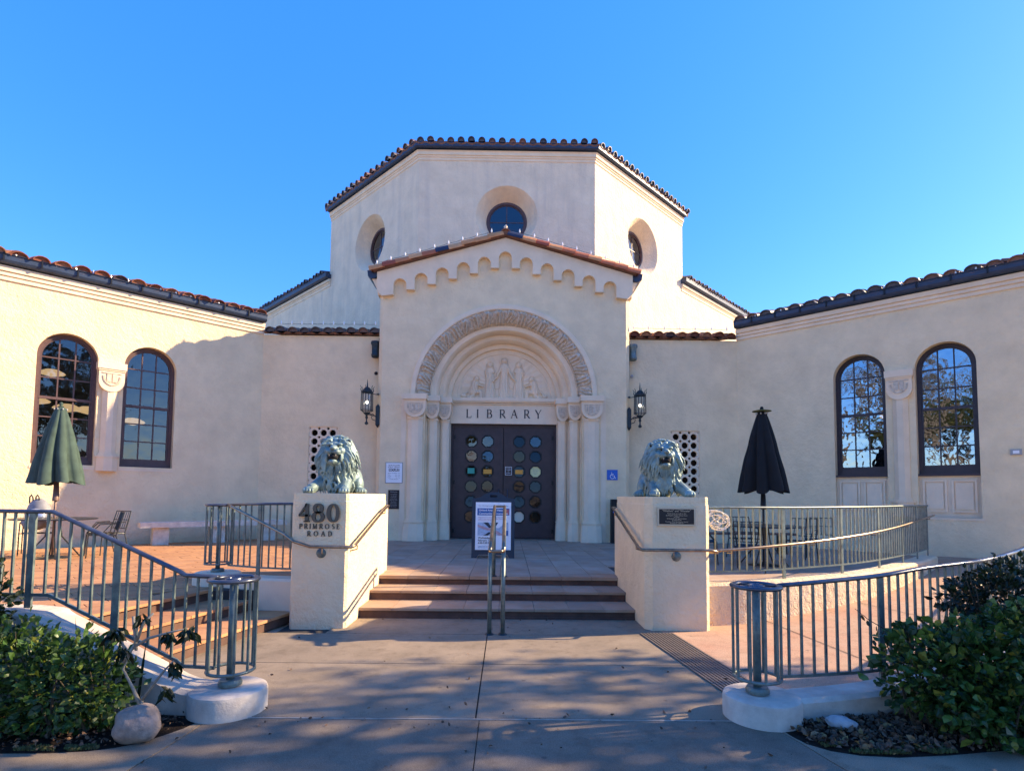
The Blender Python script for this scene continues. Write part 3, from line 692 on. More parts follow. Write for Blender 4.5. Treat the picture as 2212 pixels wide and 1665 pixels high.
# arch orders
def arch_sweep(prof, n=64, a0=0, a1=180, c=zc):
    vs = []; q = len(prof)
    for k in range(n+1):
        a = R(a0+(a1-a0)*k/n)
        for r, y in prof: vs.append((r*math.cos(a), y, c+r*math.sin(a)))
    return MB().add(vs, [(k*q+i, k*q+i+1, (k+1)*q+i+1, (k+1)*q+i) for k in range(n) for i in range(q-1)])
ar = sharp(arch_sweep([(2.56, 15.11), (2.56, 15.05), (2.54, 15.03), (2.44, 15.03), (2.42, 15.05), (2.42, 15.12)]).build('arch_moulding', M['trim'], B, smooth=True), 30)
# carved foliage band
vs = []; fs = []; NA, NR = 560, 22
for i in range(NA+1):
    a = i/NA*math.pi
    for j in range(NR+1):
        t = j/NR; r = 2.42-.38*t; y0 = 15.10+.22*t*t
        ph = a/math.pi*22; f = ph-math.floor(ph); cell_ = int(ph)
        lf = abs(math.sin(math.pi*f)); lean = .35*(t-.5)*(1 if cell_ % 2 else -1)
        rib = .5+.5*math.cos((f-.5+lean)*6.28*3.2+2.2*math.sin(t*5))
        curl = math.exp(-(((f-.5)*1.7)**2+((t-.22)*3.2)**2)*6)
        fr_ = noise.noise(Vector((a*26, t*9, 3)))*.5+noise.noise(Vector((a*60, t*22, 7)))*.35
        h = .095*lf**.45*(.15+.85*rib**1.6)*math.sin(math.pi*min(1, max(0, t*.96+.04)))**.3+.075*curl+.050*fr_
        vs.append((r*math.cos(a), y0-h-.0, zc+r*math.sin(a)))
for i in range(NA):
    for j in range(NR): k = i*(NR+1)+j; fs.append((k, k+1, k+NR+2, k+NR+1))
MB().add(vs, fs).build('carved_leaf_band', M['stone'], B, smooth=True)
arch_sweep([(2.04, 15.10), (2.04, 15.32), (1.90, 15.32), (1.88, 15.34), (1.84, 15.46), (1.83, 15.58), (1.83, 15.60), (1.71, 15.60), (1.69, 15.62), (1.64, 15.74), (1.63, 15.85), (1.52, 15.85), (1.50, 15.87), (1.50, 15.97), (1.40, 15.97)], c=4.38)
o = arch_sweep([(2.05, 15.20), (2.05, 15.32), (1.90, 15.32), (1.88, 15.34), (1.84, 15.45), (1.83, 15.60), (1.72, 15.60), (1.70, 15.62), (1.645, 15.74), (1.635, 15.86), (1.53, 15.86), (1.51, 15.88), (1.51, 15.96), (1.38, 15.96), (1.36, 16.02)], c=zc+.03).build('arch_moulding', M['trim'], B, smooth=True); sharp(o, 30)
# tympanum relief as a height field of figures
def seg(px, pz, ax, az, bx, bz, ra, rb):
    dx, dz = bx-ax, bz-az; t = max(0, min(1, ((px-ax)*dx+(pz-az)*dz)/(dx*dx+dz*dz+1e-9))); r = ra+(rb-ra)*t
    return r-math.hypot(px-ax-dx*t, pz-az-dz*t)
FG = []
def fig(x, s=1, h=1.0, arm=None):
    return [(x, .98*h, x, 1.0*h, .075, .075, 1.3), (x, .84*h, x, .30, .115, .10, 1), (x, .45, x, .03, .11, .16, 1), (x-.09, .80*h, x+.09, .80*h, .05, .05, 1)]+(arm or [])
FG += fig(0, 1, 1.12, [(-.10, .88, -.22, .62, .04, .03, 1), (-.22, .62, -.36, .50, .03, .025, 1), (.10, .88, .22, .62, .04, .03, 1), (.22, .62, .36, .50, .03, .025, 1), (-.16, .02, .16, .02, .05, .05, 1)])
FG += fig(-.42, 1, .98, [(-.52, .72, -.44, .52, .035, .03, 1), (-.44, .52, -.30, .5, .03, .03, 1)])
FG += fig(.42, 1, .98, [(.53, .74, .47, .52, .035, .03, 1), (.47, .52, .34, .5, .03, .03, 1)])
for s in (-1, 1):
    FG += [(s*.80, .56, s*.80, .57, .07, .07, 1.2), (s*.84, .44, s*.90, .18, .10, .10, 1), (s*.90, .18, s*.68, .20, .075, .06, 1), (s*.68, .20, s*.66, .02, .055, .06, 1), (s*.90, .08, s*1.02, .03, .06, .05, 1), (s*.82, .42, s*.62, .36, .035, .03, 1), (s*1.16, .08, s*1.2, .08, .07, .06, 1), (s*1.1, .14, s*1.06, .2, .02, .02, 1)]
wing = []
NX, NZ_ = 230, 112; vs = []; fs = []
TR = 1.37
for j in range(NZ_+1):
    for i in range(NX+1):
        t = i/NX*2-1; z = j/NZ_*TR; hw = math.sqrt(max(0, TR*TR-z*z)); x = t*hw
        h = 0
        rr = math.hypot(x, z)
        for ax, az, bx, bz, ra, rb, k in FG:
            if abs(x-ax) > .45 and abs(x-bx) > .45: continue
            d = seg(x, z, ax, az, bx, bz, ra, rb)
            if d > 0: h = max(h, .085*k*min(1, (d/max(ra, .03))*1.5)**.42)
            elif d > -.025: h = min(h, -.055) if h <= 0 else h
        if h == 0:
            ang = math.atan2(z-.30, abs(x)-.04)       # spread wings: feather rays
            if rr > .35 and rr < 1.29 and -.05 < ang < 1.25: h = .016+.007*math.sin(ang*34)
            if .045 < math.hypot(x, z-1.10)-.06 < .085: h = .02
        drape = .012*math.sin(x*95) if h > .03 and z < .75 else 0
        vs.append((x, 15.985-h-drape, 4.42+z))
for j in range(NZ_):
    for i in range(NX): k = j*(NX+1)+i; fs.append((k, k+1, k+NX+2, k+NX+1))
MB().add(vs, fs).build('relief_panel', M['trim'], B, smooth=True)
b = MB(); b.box(-1.6, 1.6, 15.99, 16.3, 4.38, 5.98); b.build('relief_panel_backing', M['trim'], B)
# lintel with moulded fillets
b = MB(); b.box(-1.55, 1.55, 15.90, 16.3, 3.72, 4.44); lin = b.build('lintel', M['trim'], B)
for z0, z1, y in ((4.33, 4.43, 15.80), (4.29, 4.33, 15.83), (4.24, 4.26, 15.86), (3.68, 3.76, 15.85), (3.76, 3.79, 15.88)):
    b = MB(); b.box(-1.53, 1.53, y, 15.92, z0, z1); b.build('fillet', M['trim'], lin)
# LIBRARY in thin serif capitals
def serif(ch, F, u, v, h, w, m, parent, nm='letter', st=.13, depth=.01, ww=None):
    """one roman capital made of strokes, serifs and bowls; h height"""
    t = st*h; th = t*.55; b = MB()
    def bar(x0, y0, x1, y1, k=None):
        k = k or t; a = Vector((x0, y0)); c = Vector((x1, y1)); d = (c-a).normalized(); n = Vector((-d.y, d.x))*k/2
        pts = [a-n, c-n, c+n, a+n]; vs = [(u+p.x*h, v+p.y*h, w) for p in pts]+[(u+p.x*h, v+p.y*h, w+depth) for p in pts]
        F.put(b, vs, [(3, 2, 1, 0), (4, 5, 6, 7), (0, 1, 5, 4), (1, 2, 6, 5), (2, 3, 7, 6), (3, 0, 4, 7)])
    def ring(cx, cy, rx, ry, a0=0, a1=360, thick=1., thin=.5, n=28):
        vs = []; 
        for i in range(n+1):
            a = R(a0+(a1-a0)*i/n); ca_, sa_ = math.cos(a), math.sin(a); k = T*(thin+(thick-thin)*abs(ca_))
            for q in (1, -1): 
                for z in (w, w+depth): vs.append((u+(cx+(rx+q*k/2)*ca_)*h, v+(cy+(ry+q*k/2)*sa_)*h, z))
        fs = []
        for i in range(n):
            a, c = i*4, i*4+4; fs += [(a+1, c+1, c+3, a+3), (a, a+1, c+1, c), (a+2, c+2, c+3, a+3)]
        F.put(b, vs, fs)
    T = st; t = T; th = T*.5; s = T*.8; e = T*.35
    def foot(x, y, ww=s): bar(x-ww, y, x+ww, y, e)
    if ch == 'L': bar(.15, 0, .15, 1); foot(.15, 1); bar(.05, 0, .62, 0, th); bar(.62, -.02, .64, .2, th*.8); W_ = .7
    elif ch == 'I': bar(.15, 0, .15, 1); foot(.15, 1); foot(.15, 0); W_ = .3
    elif ch == 'B': bar(.15, 0, .15, 1); bar(.05, 1, .35, 1, th); bar(.05, 0, .38, 0, th); bar(.15, .52, .38, .52, th); ring(.34, .76, .22, .24, -90, 90); ring(.37, .26, .26, .26, -90, 90); W_ = .7
    elif ch in 'RP':
        bar(.15, 0, .15, 1); bar(.05, 1, .35, 1, th); foot(.15, 0); bar(.15, .46, .38, .46, th); ring(.36, .73, .23, .27, -90, 90); W_ = .62
        if ch == 'R': bar(.36, .46, .70, 0); foot(.72, 0, s*.7); W_ = .78
    elif ch == 'A': bar(.08, 0, .40, 1, th); bar(.40, 1.02, .74, 0); bar(.2, .36, .62, .36, th); foot(.08, 0, s*.8); foot(.75, 0, s*.8); W_ = .84
    elif ch == 'Y': bar(.38, 0, .38, .48); bar(.38, .46, .06, 1); bar(.38, .46, .70, 1, th); foot(.38, 0); foot(.06, 1, s*.8); foot(.70, 1, s*.8); W_ = .78
    elif ch == 'M': bar(.12, 0, .16, 1, th); bar(.16, 1, .47, .02); bar(.47, .02, .78, 1, th); bar(.80, 0, .78, 1); foot(.12, 0); foot(.8, 0); foot(.12, 1, s*.7); foot(.82, 1, s*.7); W_ = .95
    elif ch == 'O': ring(.45, .5, .38, .48); W_ = .92
    elif ch == 'D': bar(.15, 0, .15, 1); bar(.05, 1, .35, 1, th); bar(.05, 0, .35, 0, th); ring(.33, .5, .40, .48, -90, 90); W_ = .86
    elif ch == 'S': ring(.30, .74, .18, .23, 30, 270, .9, .6); ring(.30, .27, .21, .24, -140, 90, .9, .6); W_ = .6
    elif ch == 'E': bar(.15, 0, .15, 1); bar(.05, 1, .54, 1, th); bar(.05, 0, .58, 0, th); bar(.15, .52, .44, .52, th); bar(.54, 1, .56, .82, th*.8); bar(.58, 0, .6, .18, th*.8); bar(.44, .44, .44, .6, th*.8); W_ = .68
    elif ch == '4': bar(.44, 0, .44, 1); bar(.44, 1, .02, .34, th); bar(.0, .34, .62, .34, th*1.2); foot(.44, 0); W_ = .66
    elif ch == '8': ring(.32, .75, .20, .23); ring(.32, .27, .26, .26); W_ = .66
    elif ch == '0': ring(.36, .5, .27, .48, 0, 360, 1.15, .45); W_ = .74
    b.build(nm, m, parent); return W_*h
for ch, x in zip('LIBRARY', (-1.09, -.79, -.50, -.13, .20, .57, .90)):
    serif(ch, Fr((0, 15.90), (1, 0), (0, -1)), x, 3.86, .235, .002, M['ink'], lin, st=.14, depth=.006)
# jamb pilasters
def pilaster(x, y, w, s):
    """octagonal clustered shaft, capital at z 3.7-4.36"""
    hw = w/2; oct_ = [(x-hw, y+.30), (x-hw, y+.06), (x-hw*.45, y), (x+hw*.45, y), (x+hw, y+.06), (x+hw, y+.30)]
    def sc_(k, dy): return [(x+(px_-x)*k, py_-dy if i not in (0, 5) else py_) for i, (px_, py_) in enumerate(oct_)]
    p = MB().prism(oct_, FL+.58, 3.72).build('pilaster', M['trim'], B)
    b = MB(); prs = [(1.40, .07, FL-.1), (1.40, .07, FL+.10), (1.30, .05, FL+.40), (1.22, .04, FL+.49)]
    vs = []; fs = []
    for k, dy, z in prs: vs += [(a, c, z) for a, c in sc_(k, dy)]
    for i in range(3):
        for j in range(5): fs.append((i*6+j, i*6+j+1, i*6+j+7, i*6+j+6))
    fs.append(tuple(range(18, 24))); b.add(vs, fs).build('pilaster_base', M['trim'], p)
    MB().prism(sc_(1.32, .06), FL+.49, FL+.53).build('ring_moulding', M['trim'], p); MB().prism(sc_(1.1, .02), FL+.53, FL+.58).build('ring_moulding', M['trim'], p); MB().prism(sc_(1.1, .02), 3.68, 3.74).build('ring_moulding', M['trim'], p)
    F = Fr((x, y-.075), (1, 0), (0, -1)); cw = hw*1.42
    sh = [(-cw, 4.18), (-cw, 3.98)]+[(cw*.98*math.cos(R(a)), 3.98+.26*math.sin(R(a))) for a in range(-170, -9, 16)]+[(cw, 3.98), (cw, 4.18)]
    vs_, fs_ = plate(sh, (), .36); b = MB(); F.put(b, vs_, fs_); c = b.build('capital', M['trim'], p)
    b = MB(); F.box(b, -cw-.03, cw+.03, 4.21, 4.36, -.36, .05); F.box(b, -cw, cw, 4.18, 4.21, -.36, .02); b.build('abacus', M['trim'], p)
    b = MB(); k = cw/.29
    for q in (-1, 1): F.box(b, q*.05*k-.042*k, q*.05*k+.042*k, 3.88, 4.08, 0, .016)
    for i in range(13):
        a = math.pi*i/12; F.box(b, -.19*k*math.cos(a)-.02*k, -.19*k*math.cos(a)+.02*k, 4.03-.20*math.sin(a)-.018, 4.03-.20*math.sin(a)+.018, 0, .02)
    for q in (-1, 1): F.box(b, q*.19*k-.02*k, q*.19*k+.02*k, 3.96, 4.08, 0, .014); F.box(b, q*.13*k-.015*k, q*.13*k+.015*k, 3.93, 4.09, 0, .012)
    F.box(b, -.22*k, .22*k, 4.10, 4.12, 0, .014); b.build('book_emblem', M['stone'], p)
for s in (-1, 1):
    pilaster(s*2.40, 15.00, .40, s); pilaster(s*1.98, 15.30, .27, s); pilaster(s*1.66, 15.55, .25, s)
    # stepped jamb wall behind the pilasters
    a = [(2.66, 15.09), (2.66, 15.3), (2.12, 15.34), (2.12, 15.6), (1.80, 15.62), (1.80, 15.86), (1.52, 15.88), (1.52, 16.3), (2.8, 16.3), (2.8, 15.09)]
    MB().prism([(s*x, y) for x, y in a], FL-.1, 4.37).build('jamb', M['trim'], B)
# door
dr = MB().box(-1.53, 1.53, 16.0, 16.12, 3.60, 3.70).build('door_frame', M['door'], B)
MB().box(-1.53, -1.47, 15.99, 16.12, FL, 3.60).build('door_frame', M['door'], B); MB().box(1.47, 1.53, 15.99, 16.12, FL, 3.60).build('door_frame', M['door'], B)
MB().box(-1.6, 1.6, 15.8, 16.2, FL-.02, FL+.012).build('threshold', M['grate'], B)
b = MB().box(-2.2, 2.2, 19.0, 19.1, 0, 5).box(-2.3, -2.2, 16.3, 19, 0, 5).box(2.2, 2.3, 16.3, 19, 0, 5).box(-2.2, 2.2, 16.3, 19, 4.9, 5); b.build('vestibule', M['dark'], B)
Fdoor = Fr((0, 16.02), (1, 0), (0, -1)); prz = [3.19-.434*k for k in range(6)]
for s in (-1, 1):
    x0, x1 = (-1.465, -.008) if s < 0 else (.008, 1.465)
    hs_ = [octa(s*c, z, .172) for c in (.457, .928) for z in prz]
    lf = wall(Fdoor, [(x0, FL+.03), (x1, FL+.03), (x1, 3.60), (x0, 3.60)], hs_, .06, 'door', M['door'])
    for c in (.457, .928):
        for z in prz:
            ring = octa(s*c, z, .198); wall(Fdoor, ring, [octa(s*c, z, .160)], .012, 'pane_bead', M['black'], .010, lf)
            ta, tb = random.uniform(-.06, .06), random.uniform(-.08, .05); vs_ = [(u, v, -.035+(u-s*c)*ta+(v-z)*tb) for u, v in octa(s*c, z, .183)]; mb = MB(); Fdoor.put(mb, vs_, [tuple(range(8))]); mb.build('door_pane', M['glass'] if (s < 0 and z > 2.6) or random.random() < .2 else M['dglass'], lf)
    b = MB(); Fdoor.tube(b, [(s*.13, 1.45, .0), (s*.13, 1.45, .06), (s*.13, 1.80, .06), (s*.13, 1.80, 0)], .014, 8); b.build('door_handle', M['gutter'], lf)
    b = MB()
    for z in (.62, 2.0, 3.3): Fdoor.box(b, s*1.42-.03, s*1.42+.03, z-.06, z+.06, 0, .02)
    b.build('hinge', M['black'], lf)
# notices stuck behind and on the door glass
def notice(x, z, w, h, m, lab, octo=False, cut=None):
    if octo: vs_, fs_ = plate(octa(x, z, w), (), .003)
    else: vs_, fs_ = plate([(x-w/2, z-h/2), (x+w/2, z-h/2), (x+w/2, z+h/2), (x-w/2, z+h/2)], (), .003)
    b = MB(); Fdoor.put(b, [(a, c, d-.02) for a, c, d in vs_], fs_); return tag(b.build('paper_notice', m), lab, 'notice')
o = notice(-.93, 2.335, .20, .16, M['teal'], 'small green notice behind a left door pane')
o = notice(-.457, 2.315, .24, .13, M['orange'], 'orange paper strip behind a pane of the left door')
o = notice(.457, 2.315, .23, .12, M['orange'], 'orange paper strip behind a pane of the right door')
o = notice(.928, 2.325, .165, 0, M['yellow'], 'pale yellow octagonal notice filling a pane of the right door', True)
for k in range(4): print_on(Fdoor, .928, 2.39-.045*k, -.018, ['please use', 'other door', 'thank you', 'open'][k], .035, M['inkg'], o)
o = notice(.457, 1.03, .165, 0, M['cream'], 'cream paper filling the low pane of the right door beside the sandwich board', True)
o = notice(.15, 2.34, .19, .25, M['door'], 'small dark framed notice by the meeting edge of the right door')
b = MB()
for a in ((-.085, .085, .11, .12), (-.085, .085, -.12, -.11), (-.095, -.085, -.12, .12), (.085, .095, -.12, .12)): Fdoor.box(b, .15+a[0], .15+a[1], 2.34+a[2], 2.34+a[3], -.019, .004)
b.build('notice_border', M['paper'], o)
o.location.y = -.022
for k, s_ in enumerate(('DOORS', 'CLOSED', 'AT', 'SUNSET')): print_on(Fdoor, .15, 2.41-.045*k, .0045, s_, .036, M['paper'], o)

# ---- drum (octagon)
OCT = [(-3.03-4.4, 22.9), (-3.03, 18.5), (3.03, 18.5), (3.03+4.4, 22.9)]
SL = 6.223
zw = 11.20
for F, L_, uc in ((FD, None, 0), (CL, SL, SL/2), (CR, SL, SL/2)):
    o = [(-3.03, 4.5), (3.03, 4.5), (3.03, 13.5), (-3.03, 13.5)] if L_ is None else [(0, 4.5), (L_, 4.5), (L_, 13.5), (0, 13.5)]
    wall(F, o, [arcp(uc, zw, 1.06, 0, 360, 64)[:-1]], .05, 'tower_wall', M['drum'])
    # splayed round reveal
    vs = []; n = 64
    for i in range(n):
        a = 2*math.pi*i/n
        for r, w, dz in ((1.06, 0, 0), (1.03, -.03, 0), (.70, -.50, 0)): vs.append((uc+r*math.cos(a), zw+r*math.sin(a)+dz, w))
    b = MB(); F.put(b, vs, [(i*3+k, ((i+1) % n)*3+k, ((i+1) % n)*3+k+1, i*3+k+1) for i in range(n) for k in (0, 1)])
    b.build('splayed_reveal', M['drum'], B, smooth=True)
    rw = wall(F, arcp(uc, zw, .71, 0, 360, 48)[:-1], [arcp(uc, zw, .63, 0, 360, 48)[:-1]], .08, 'round_window', M['frame'], -.46)
    wall(F, arcp(uc, zw, .635, 0, 360, 48)[:-1], [arcp(uc, zw, .59, 0, 360, 48)[:-1]], .05, 'sash', M['frame'], -.50, rw)
    b = MB(); F.box(b, uc-.014, uc+.014, zw-.6, zw+.6, -.53, -.50); b.build('muntin', M['frame'], rw); b = MB(); F.box(b, uc-.6, uc+.6, zw-.014, zw+.014, -.528, -.502); b.build('muntin', M['frame'], rw)
    for q in range(4):
        pts_ = [(uc, zw)]+arcp(uc, zw, .60, 90*q, 90*q+90, 10); mb = MB(); F.put(mb, [(u, v, -.515) for u, v in pts_], [tuple(range(len(pts_)))]); mb.build('window_pane', M['glass'], rw)
b = MB()
for q in range(3): pass
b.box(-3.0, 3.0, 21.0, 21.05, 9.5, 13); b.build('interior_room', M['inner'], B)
sweep(OCT, [(0, 13.10), (.025, 13.12), (.025, 13.20), (.05, 13.215), (.05, 13.26), (.085, 13.28), (.085, 13.38), (.12, 13.42), (.0, 13.45)]).build('cornice', M['trim'], B)
sweep(OCT, [(0, 13.455), (.14, 13.46), (.19, 13.465), (.225, 13.50), (.235, 13.63), (.20, 13.64), (.0, 13.60)]).build('gutter', M['gutter'], B)
# back of the tower, and the lower rear wings flush with its slanting faces
MB().prism([(-7.43, 22.9), (7.43, 22.9), (7.43, 28.9), (3.03, 33.3), (-3.03, 33.3), (-7.43, 28.9)], 4.5, 13.5).build('tower_wall', M['drum'], B)
for F in (CL, CR):
    wall(F, [(SL, 3), (SL+9, 3), (SL+9, 10.7), (SL, 10.7)], [], .05, 'rear_wall', M['drum'])
    u0, u1 = SL-.12, SL+9
    P = [tuple(F(u, 0, 0).xy) for u in ((u1, u0) if F is CL else (u0, u1))]
    sweep(P, [(0, 10.28), (.025, 10.30), (.025, 10.40), (.05, 10.415), (.05, 10.46), (.10, 10.48), (.10, 10.58), (.0, 10.6)]).build('cornice', M['trim'], B)
    sweep(P, [(0, 10.61), (.18, 10.62), (.24, 10.66), (.25, 10.82), (.20, 10.83), (.0, 10.78)]).build('gutter', M['gutter'], B)

# ---- roofs
def cap_mesh(r0=.12, r1=.095, ln=.46, th=.018, n=6, hf=1.08):
    vs = []; fs = []
    for y, r in ((0, r0), (ln, r1)):
        for rr in (r, r-th):
            for k in range(n+1): a = math.pi*k/n; vs.append((-rr*math.cos(a), y, rr*math.sin(a)*hf))
    q = n+1
    for k in range(n): fs += [(k, k+1, 2*q+k+1, 2*q+k), (q+k, 3*q+k, 3*q+k+1, q+k+1), (k, q+k, q+k+1, k+1), (2*q+k, 2*q+k+1, 3*q+k+1, 3*q+k)]
    fs += [(0, 2*q, 3*q, q), (n, q+n, 3*q+n, 2*q+n)]
    m0 = len(vs); vs += [(-(r0-th)*math.cos(math.pi*k/n), .045, (r0-th)*math.sin(math.pi*k/n)*hf) for k in range(n+1)]; fs.append(tuple(range(m0, m0+n+1)))
    return vs, fs
def roof(F, u0, u1, w0, z0, slope, length, pitch, lenfn=None, indiv=1, r=.12, closed=True, tm='tile', hf=1.08, drop=.14):
    rf = MB(); ts = math.tan(R(slope)); cs = math.cos(R(slope)); sn = math.sin(R(slope))
    # pan sheet, corrugated between the caps
    n = max(2, int((u1-u0)/pitch)); root = None
    deck = MB(); vs = []
    segs = n*6
    for i in range(segs+1):
        u = u0+(u1-u0)*i/segs; le = length if lenfn is None else min(length, lenfn(u)); c = .035*math.cos(2*math.pi*(i/6))
        vs += [(u, z0+c+.0, w0-.05), (u, z0+c+le*sn, w0-.05-le*cs), (u, z0-drop, w0-.10), ]
    fs = [(i*3, i*3+3, i*3+4, i*3+1) for i in range(segs)]+[(i*3, i*3+2, i*3+5, i*3+3) for i in range(segs)]
    F.put(deck, vs, fs); root = deck.build('roof', M['pan'], B, smooth=False)
    cv, cf = cap_mesh(r, r*.84, .48, .022, 8, hf); stuff = MB(); d_in = -F.n; loc_off = LOC[B.name]
    me = None
    for i in range(n):
        u = u0+(u1-u0)*(i+.5)/n; le = length if lenfn is None else min(length, lenfn(u)); k = 0; s = 0
        while s < le-.1:
            p = F(u+random.uniform(-.008, .008), z0+.012+s*sn+random.uniform(-.014, .014), w0-s*cs+random.uniform(-.035, .03))
            ax = (d_in*cs+Vector((0, 0, sn))).normalized(); sx_ = F.d.copy(); up = sx_.cross(ax)
            if up.z < 0: sx_ = -sx_; up = -up
            yaw = random.uniform(-.08, .08)
            Mx = Matrix((sx_, ax, up)).transposed() @ Matrix.Rotation(yaw, 3, 'Z')
            if k < indiv:
                if me is None:
                    me = bpy.data.meshes.new('roof_tile'); me.from_pydata(cv, [], cf); me.materials.append(M[tm])
                o = bpy.data.objects.new('roof_tile', me); COL.objects.link(o); o.parent = root
                o.matrix_local = Matrix.Translation(p-loc_off) @ Mx.to_4x4()
            else: stuff.add([p+Mx @ Vector(v) for v in cv], cf)
            s += .40; k += 1
    if stuff.v: tag(stuff.build('tile_field', M['tiles'], root), kind='stuff')
    return root
for F in (LW, RW): roof(F, -.0, WLEN+.24, .27, 6.575, 15, 3.9, .345, indiv=1, hf=.78, r=.155, tm='tile' if F is LW else 'tiled', lenfn=lambda u: (WLEN+.26-u)*1.035+.04)
for k_ in 'LR': roof(WE[k_], -.24, 7.24, .27, 6.575, 15, 3.9, .345, indiv=1, hf=.78, r=.155, tm='tile' if k_ == 'L' else 'tiled', lenfn=lambda u: min(u+.26, 7.26-u)*1.035+.04)
for F in (LW, RW):
    b = MB(); F.box(b, 0, WLEN-3.4, 7.2, 7.45, -7.3, -3.55); b.build('roof_ridge', M['pan'], B)
for s in (-1, 1):
    xa, xb = (-6.75, -3.48) if s < 0 else (3.48, 6.55)
    roof(FN, xa, xb, .16, NZ+.05, 13, 3.0, .325, lenfn=None, indiv=1, r=.145, hf=.95, drop=.03, tm='tiled' if s < 0 else 'tile')
b = MB(); b.prism([(-11.5, 22.5), (-6.7, 16.4), (6.5, 16.4), (11.5, 22.5)], 6.1, 6.3); b.build('roof_deck', M['pan'], B)
roof(FD, -3.14, 3.14, .30, 13.62, 14, 6, .345, lenfn=lambda u: (3.2-abs(u))*2.41+.05, r=.125, tm='tiled')
for F in (CL, CR): roof(F, -.08, SL+.12, .30, 13.62, 14, 6, .345, lenfn=lambda u: (3.2-abs(u-SL/2))*2.41+.05, r=.125, tm='tiled')
for F in (CL, CR):
    rr = roof(F, SL+.0, SL+8.6, .30, 10.80, 14, 2.4, .345, r=.12, indiv=1, tm='tiled')
# portal gable roof
pr_ = MB(); pr_.add([(0, 14.86, 8.80), (3.66, 14.86, 7.75), (3.66, 18.6, 7.75), (0, 18.6, 8.80), (-3.66, 14.86, 7.75), (-3.66, 18.6, 7.75),
                     (0, 14.90, 8.76), (3.60, 14.90, 7.72), (-3.60, 14.90, 7.72), (0, 18.6, 8.72), (3.6, 18.6, 7.68), (-3.6, 18.6, 7.68)],
                    [(0, 1, 2, 3), (0, 3, 5, 4), (0, 6, 7, 1), (0, 4, 8, 6), (6, 9, 10, 7), (6, 8, 11, 9), (1, 7, 10, 2), (4, 5, 11, 8)])
prf = pr_.build('roof', M['pan'], B)
sl = math.atan(.288); cv, cf = cap_mesh(.175, .150, .43, .022, 8); me = bpy.data.meshes.new('rake_tile'); me.from_pydata(cv, [], cf); me.materials.append(M['rake'])
fieldp = MB(); gcv, gcf = cap_mesh(.12, .1, .44)
for s in (-1, 1):
    ax = Vector((-s*math.cos(sl), 0, math.sin(sl))); x = ax.cross(Vector((0, 0, 1))).normalized(); up = x.cross(ax)
    if up.z < 0: x = -x; up = -up
    Mx = Matrix((x, ax, up)).transposed()
    for k in range(10):
        p = Vector((s*3.70, 14.97, 7.70+.014*(k % 2)))+ax*(.375*k)
        o = bpy.data.objects.new('rake_tile', me); COL.objects.link(o); o.parent = prf
        o.matrix_local = Matrix.Translation(p-LOC[B.name]) @ Mx.to_4x4() @ Matrix.Rotation(R(random.uniform(-3, 3)), 4, 'Y')
    for j in range(11):
        for k in range(9):
            p = Vector((s*3.68, 15.22+j*.33, 7.76))+ax*(.40*k); fieldp.add([p+Mx @ Vector(v) for v in gcv], gcf)
    # gutter end along the portal eaves
    g_ = MB(); xo = 3.52*s
    pf = [(3.53, 7.62), (3.60, 7.56), (3.70, 7.56), (3.78, 7.62), (3.80, 7.78), (3.55, 7.78)]
    t = [(s*x_, 15.0, z_) for x_, z_ in pf]+[(s*x_, 17.8, z_) for x_, z_ in pf]; g_.add(t, [tuple(range(6)), tuple(range(6, 12))]+[(i, (i+1) % 6, (i+1) % 6+6, i+6) for i in range(6)])
    g_.build('gutter', M['gutter'], B)
    b = MB(); b.add([(s*3.53, 15.05, 7.56), (s*3.68, 15.05, 7.56), (s*3.53, 15.05, 7.26), (s*3.53, 15.12, 7.56), (s*3.68, 15.12, 7.56), (s*3.53, 15.12, 7.26)], [(0, 1, 2), (3, 5, 4), (0, 3, 4, 1), (1, 4, 5, 2)]); b.build('gutter_bracket', M['trim'], B)
tag(fieldp.build('tile_field', M['tiles'], prf), kind='stuff')
b = MB(); cv2, cf2 = cap_mesh(.15, .13, .48)
for k in range(9): b.add([Vector(v)+Vector((0, 14.86+k*.40, 8.80)) for v in cv2], cf2)
b.build('ridge_tiles', M['tile'], prf)
MB().lathe([(0, -.05), (.05, -.03), (.035, .02), (.055, .05), (.03, .08), (.0, .10)], (0, 14.92, 8.98), 12).build('finial', M['stone'], prf, smooth=True)
# downpipe cable strips in the corners beside the portal
for s in (-1, 1): MB().tube([(s*3.52, 15.44, 6.0), (s*3.50, 15.44, 4.5), (s*3.50, 15.44, FL)], .018, 6).build('conduit', M['cable'], B)
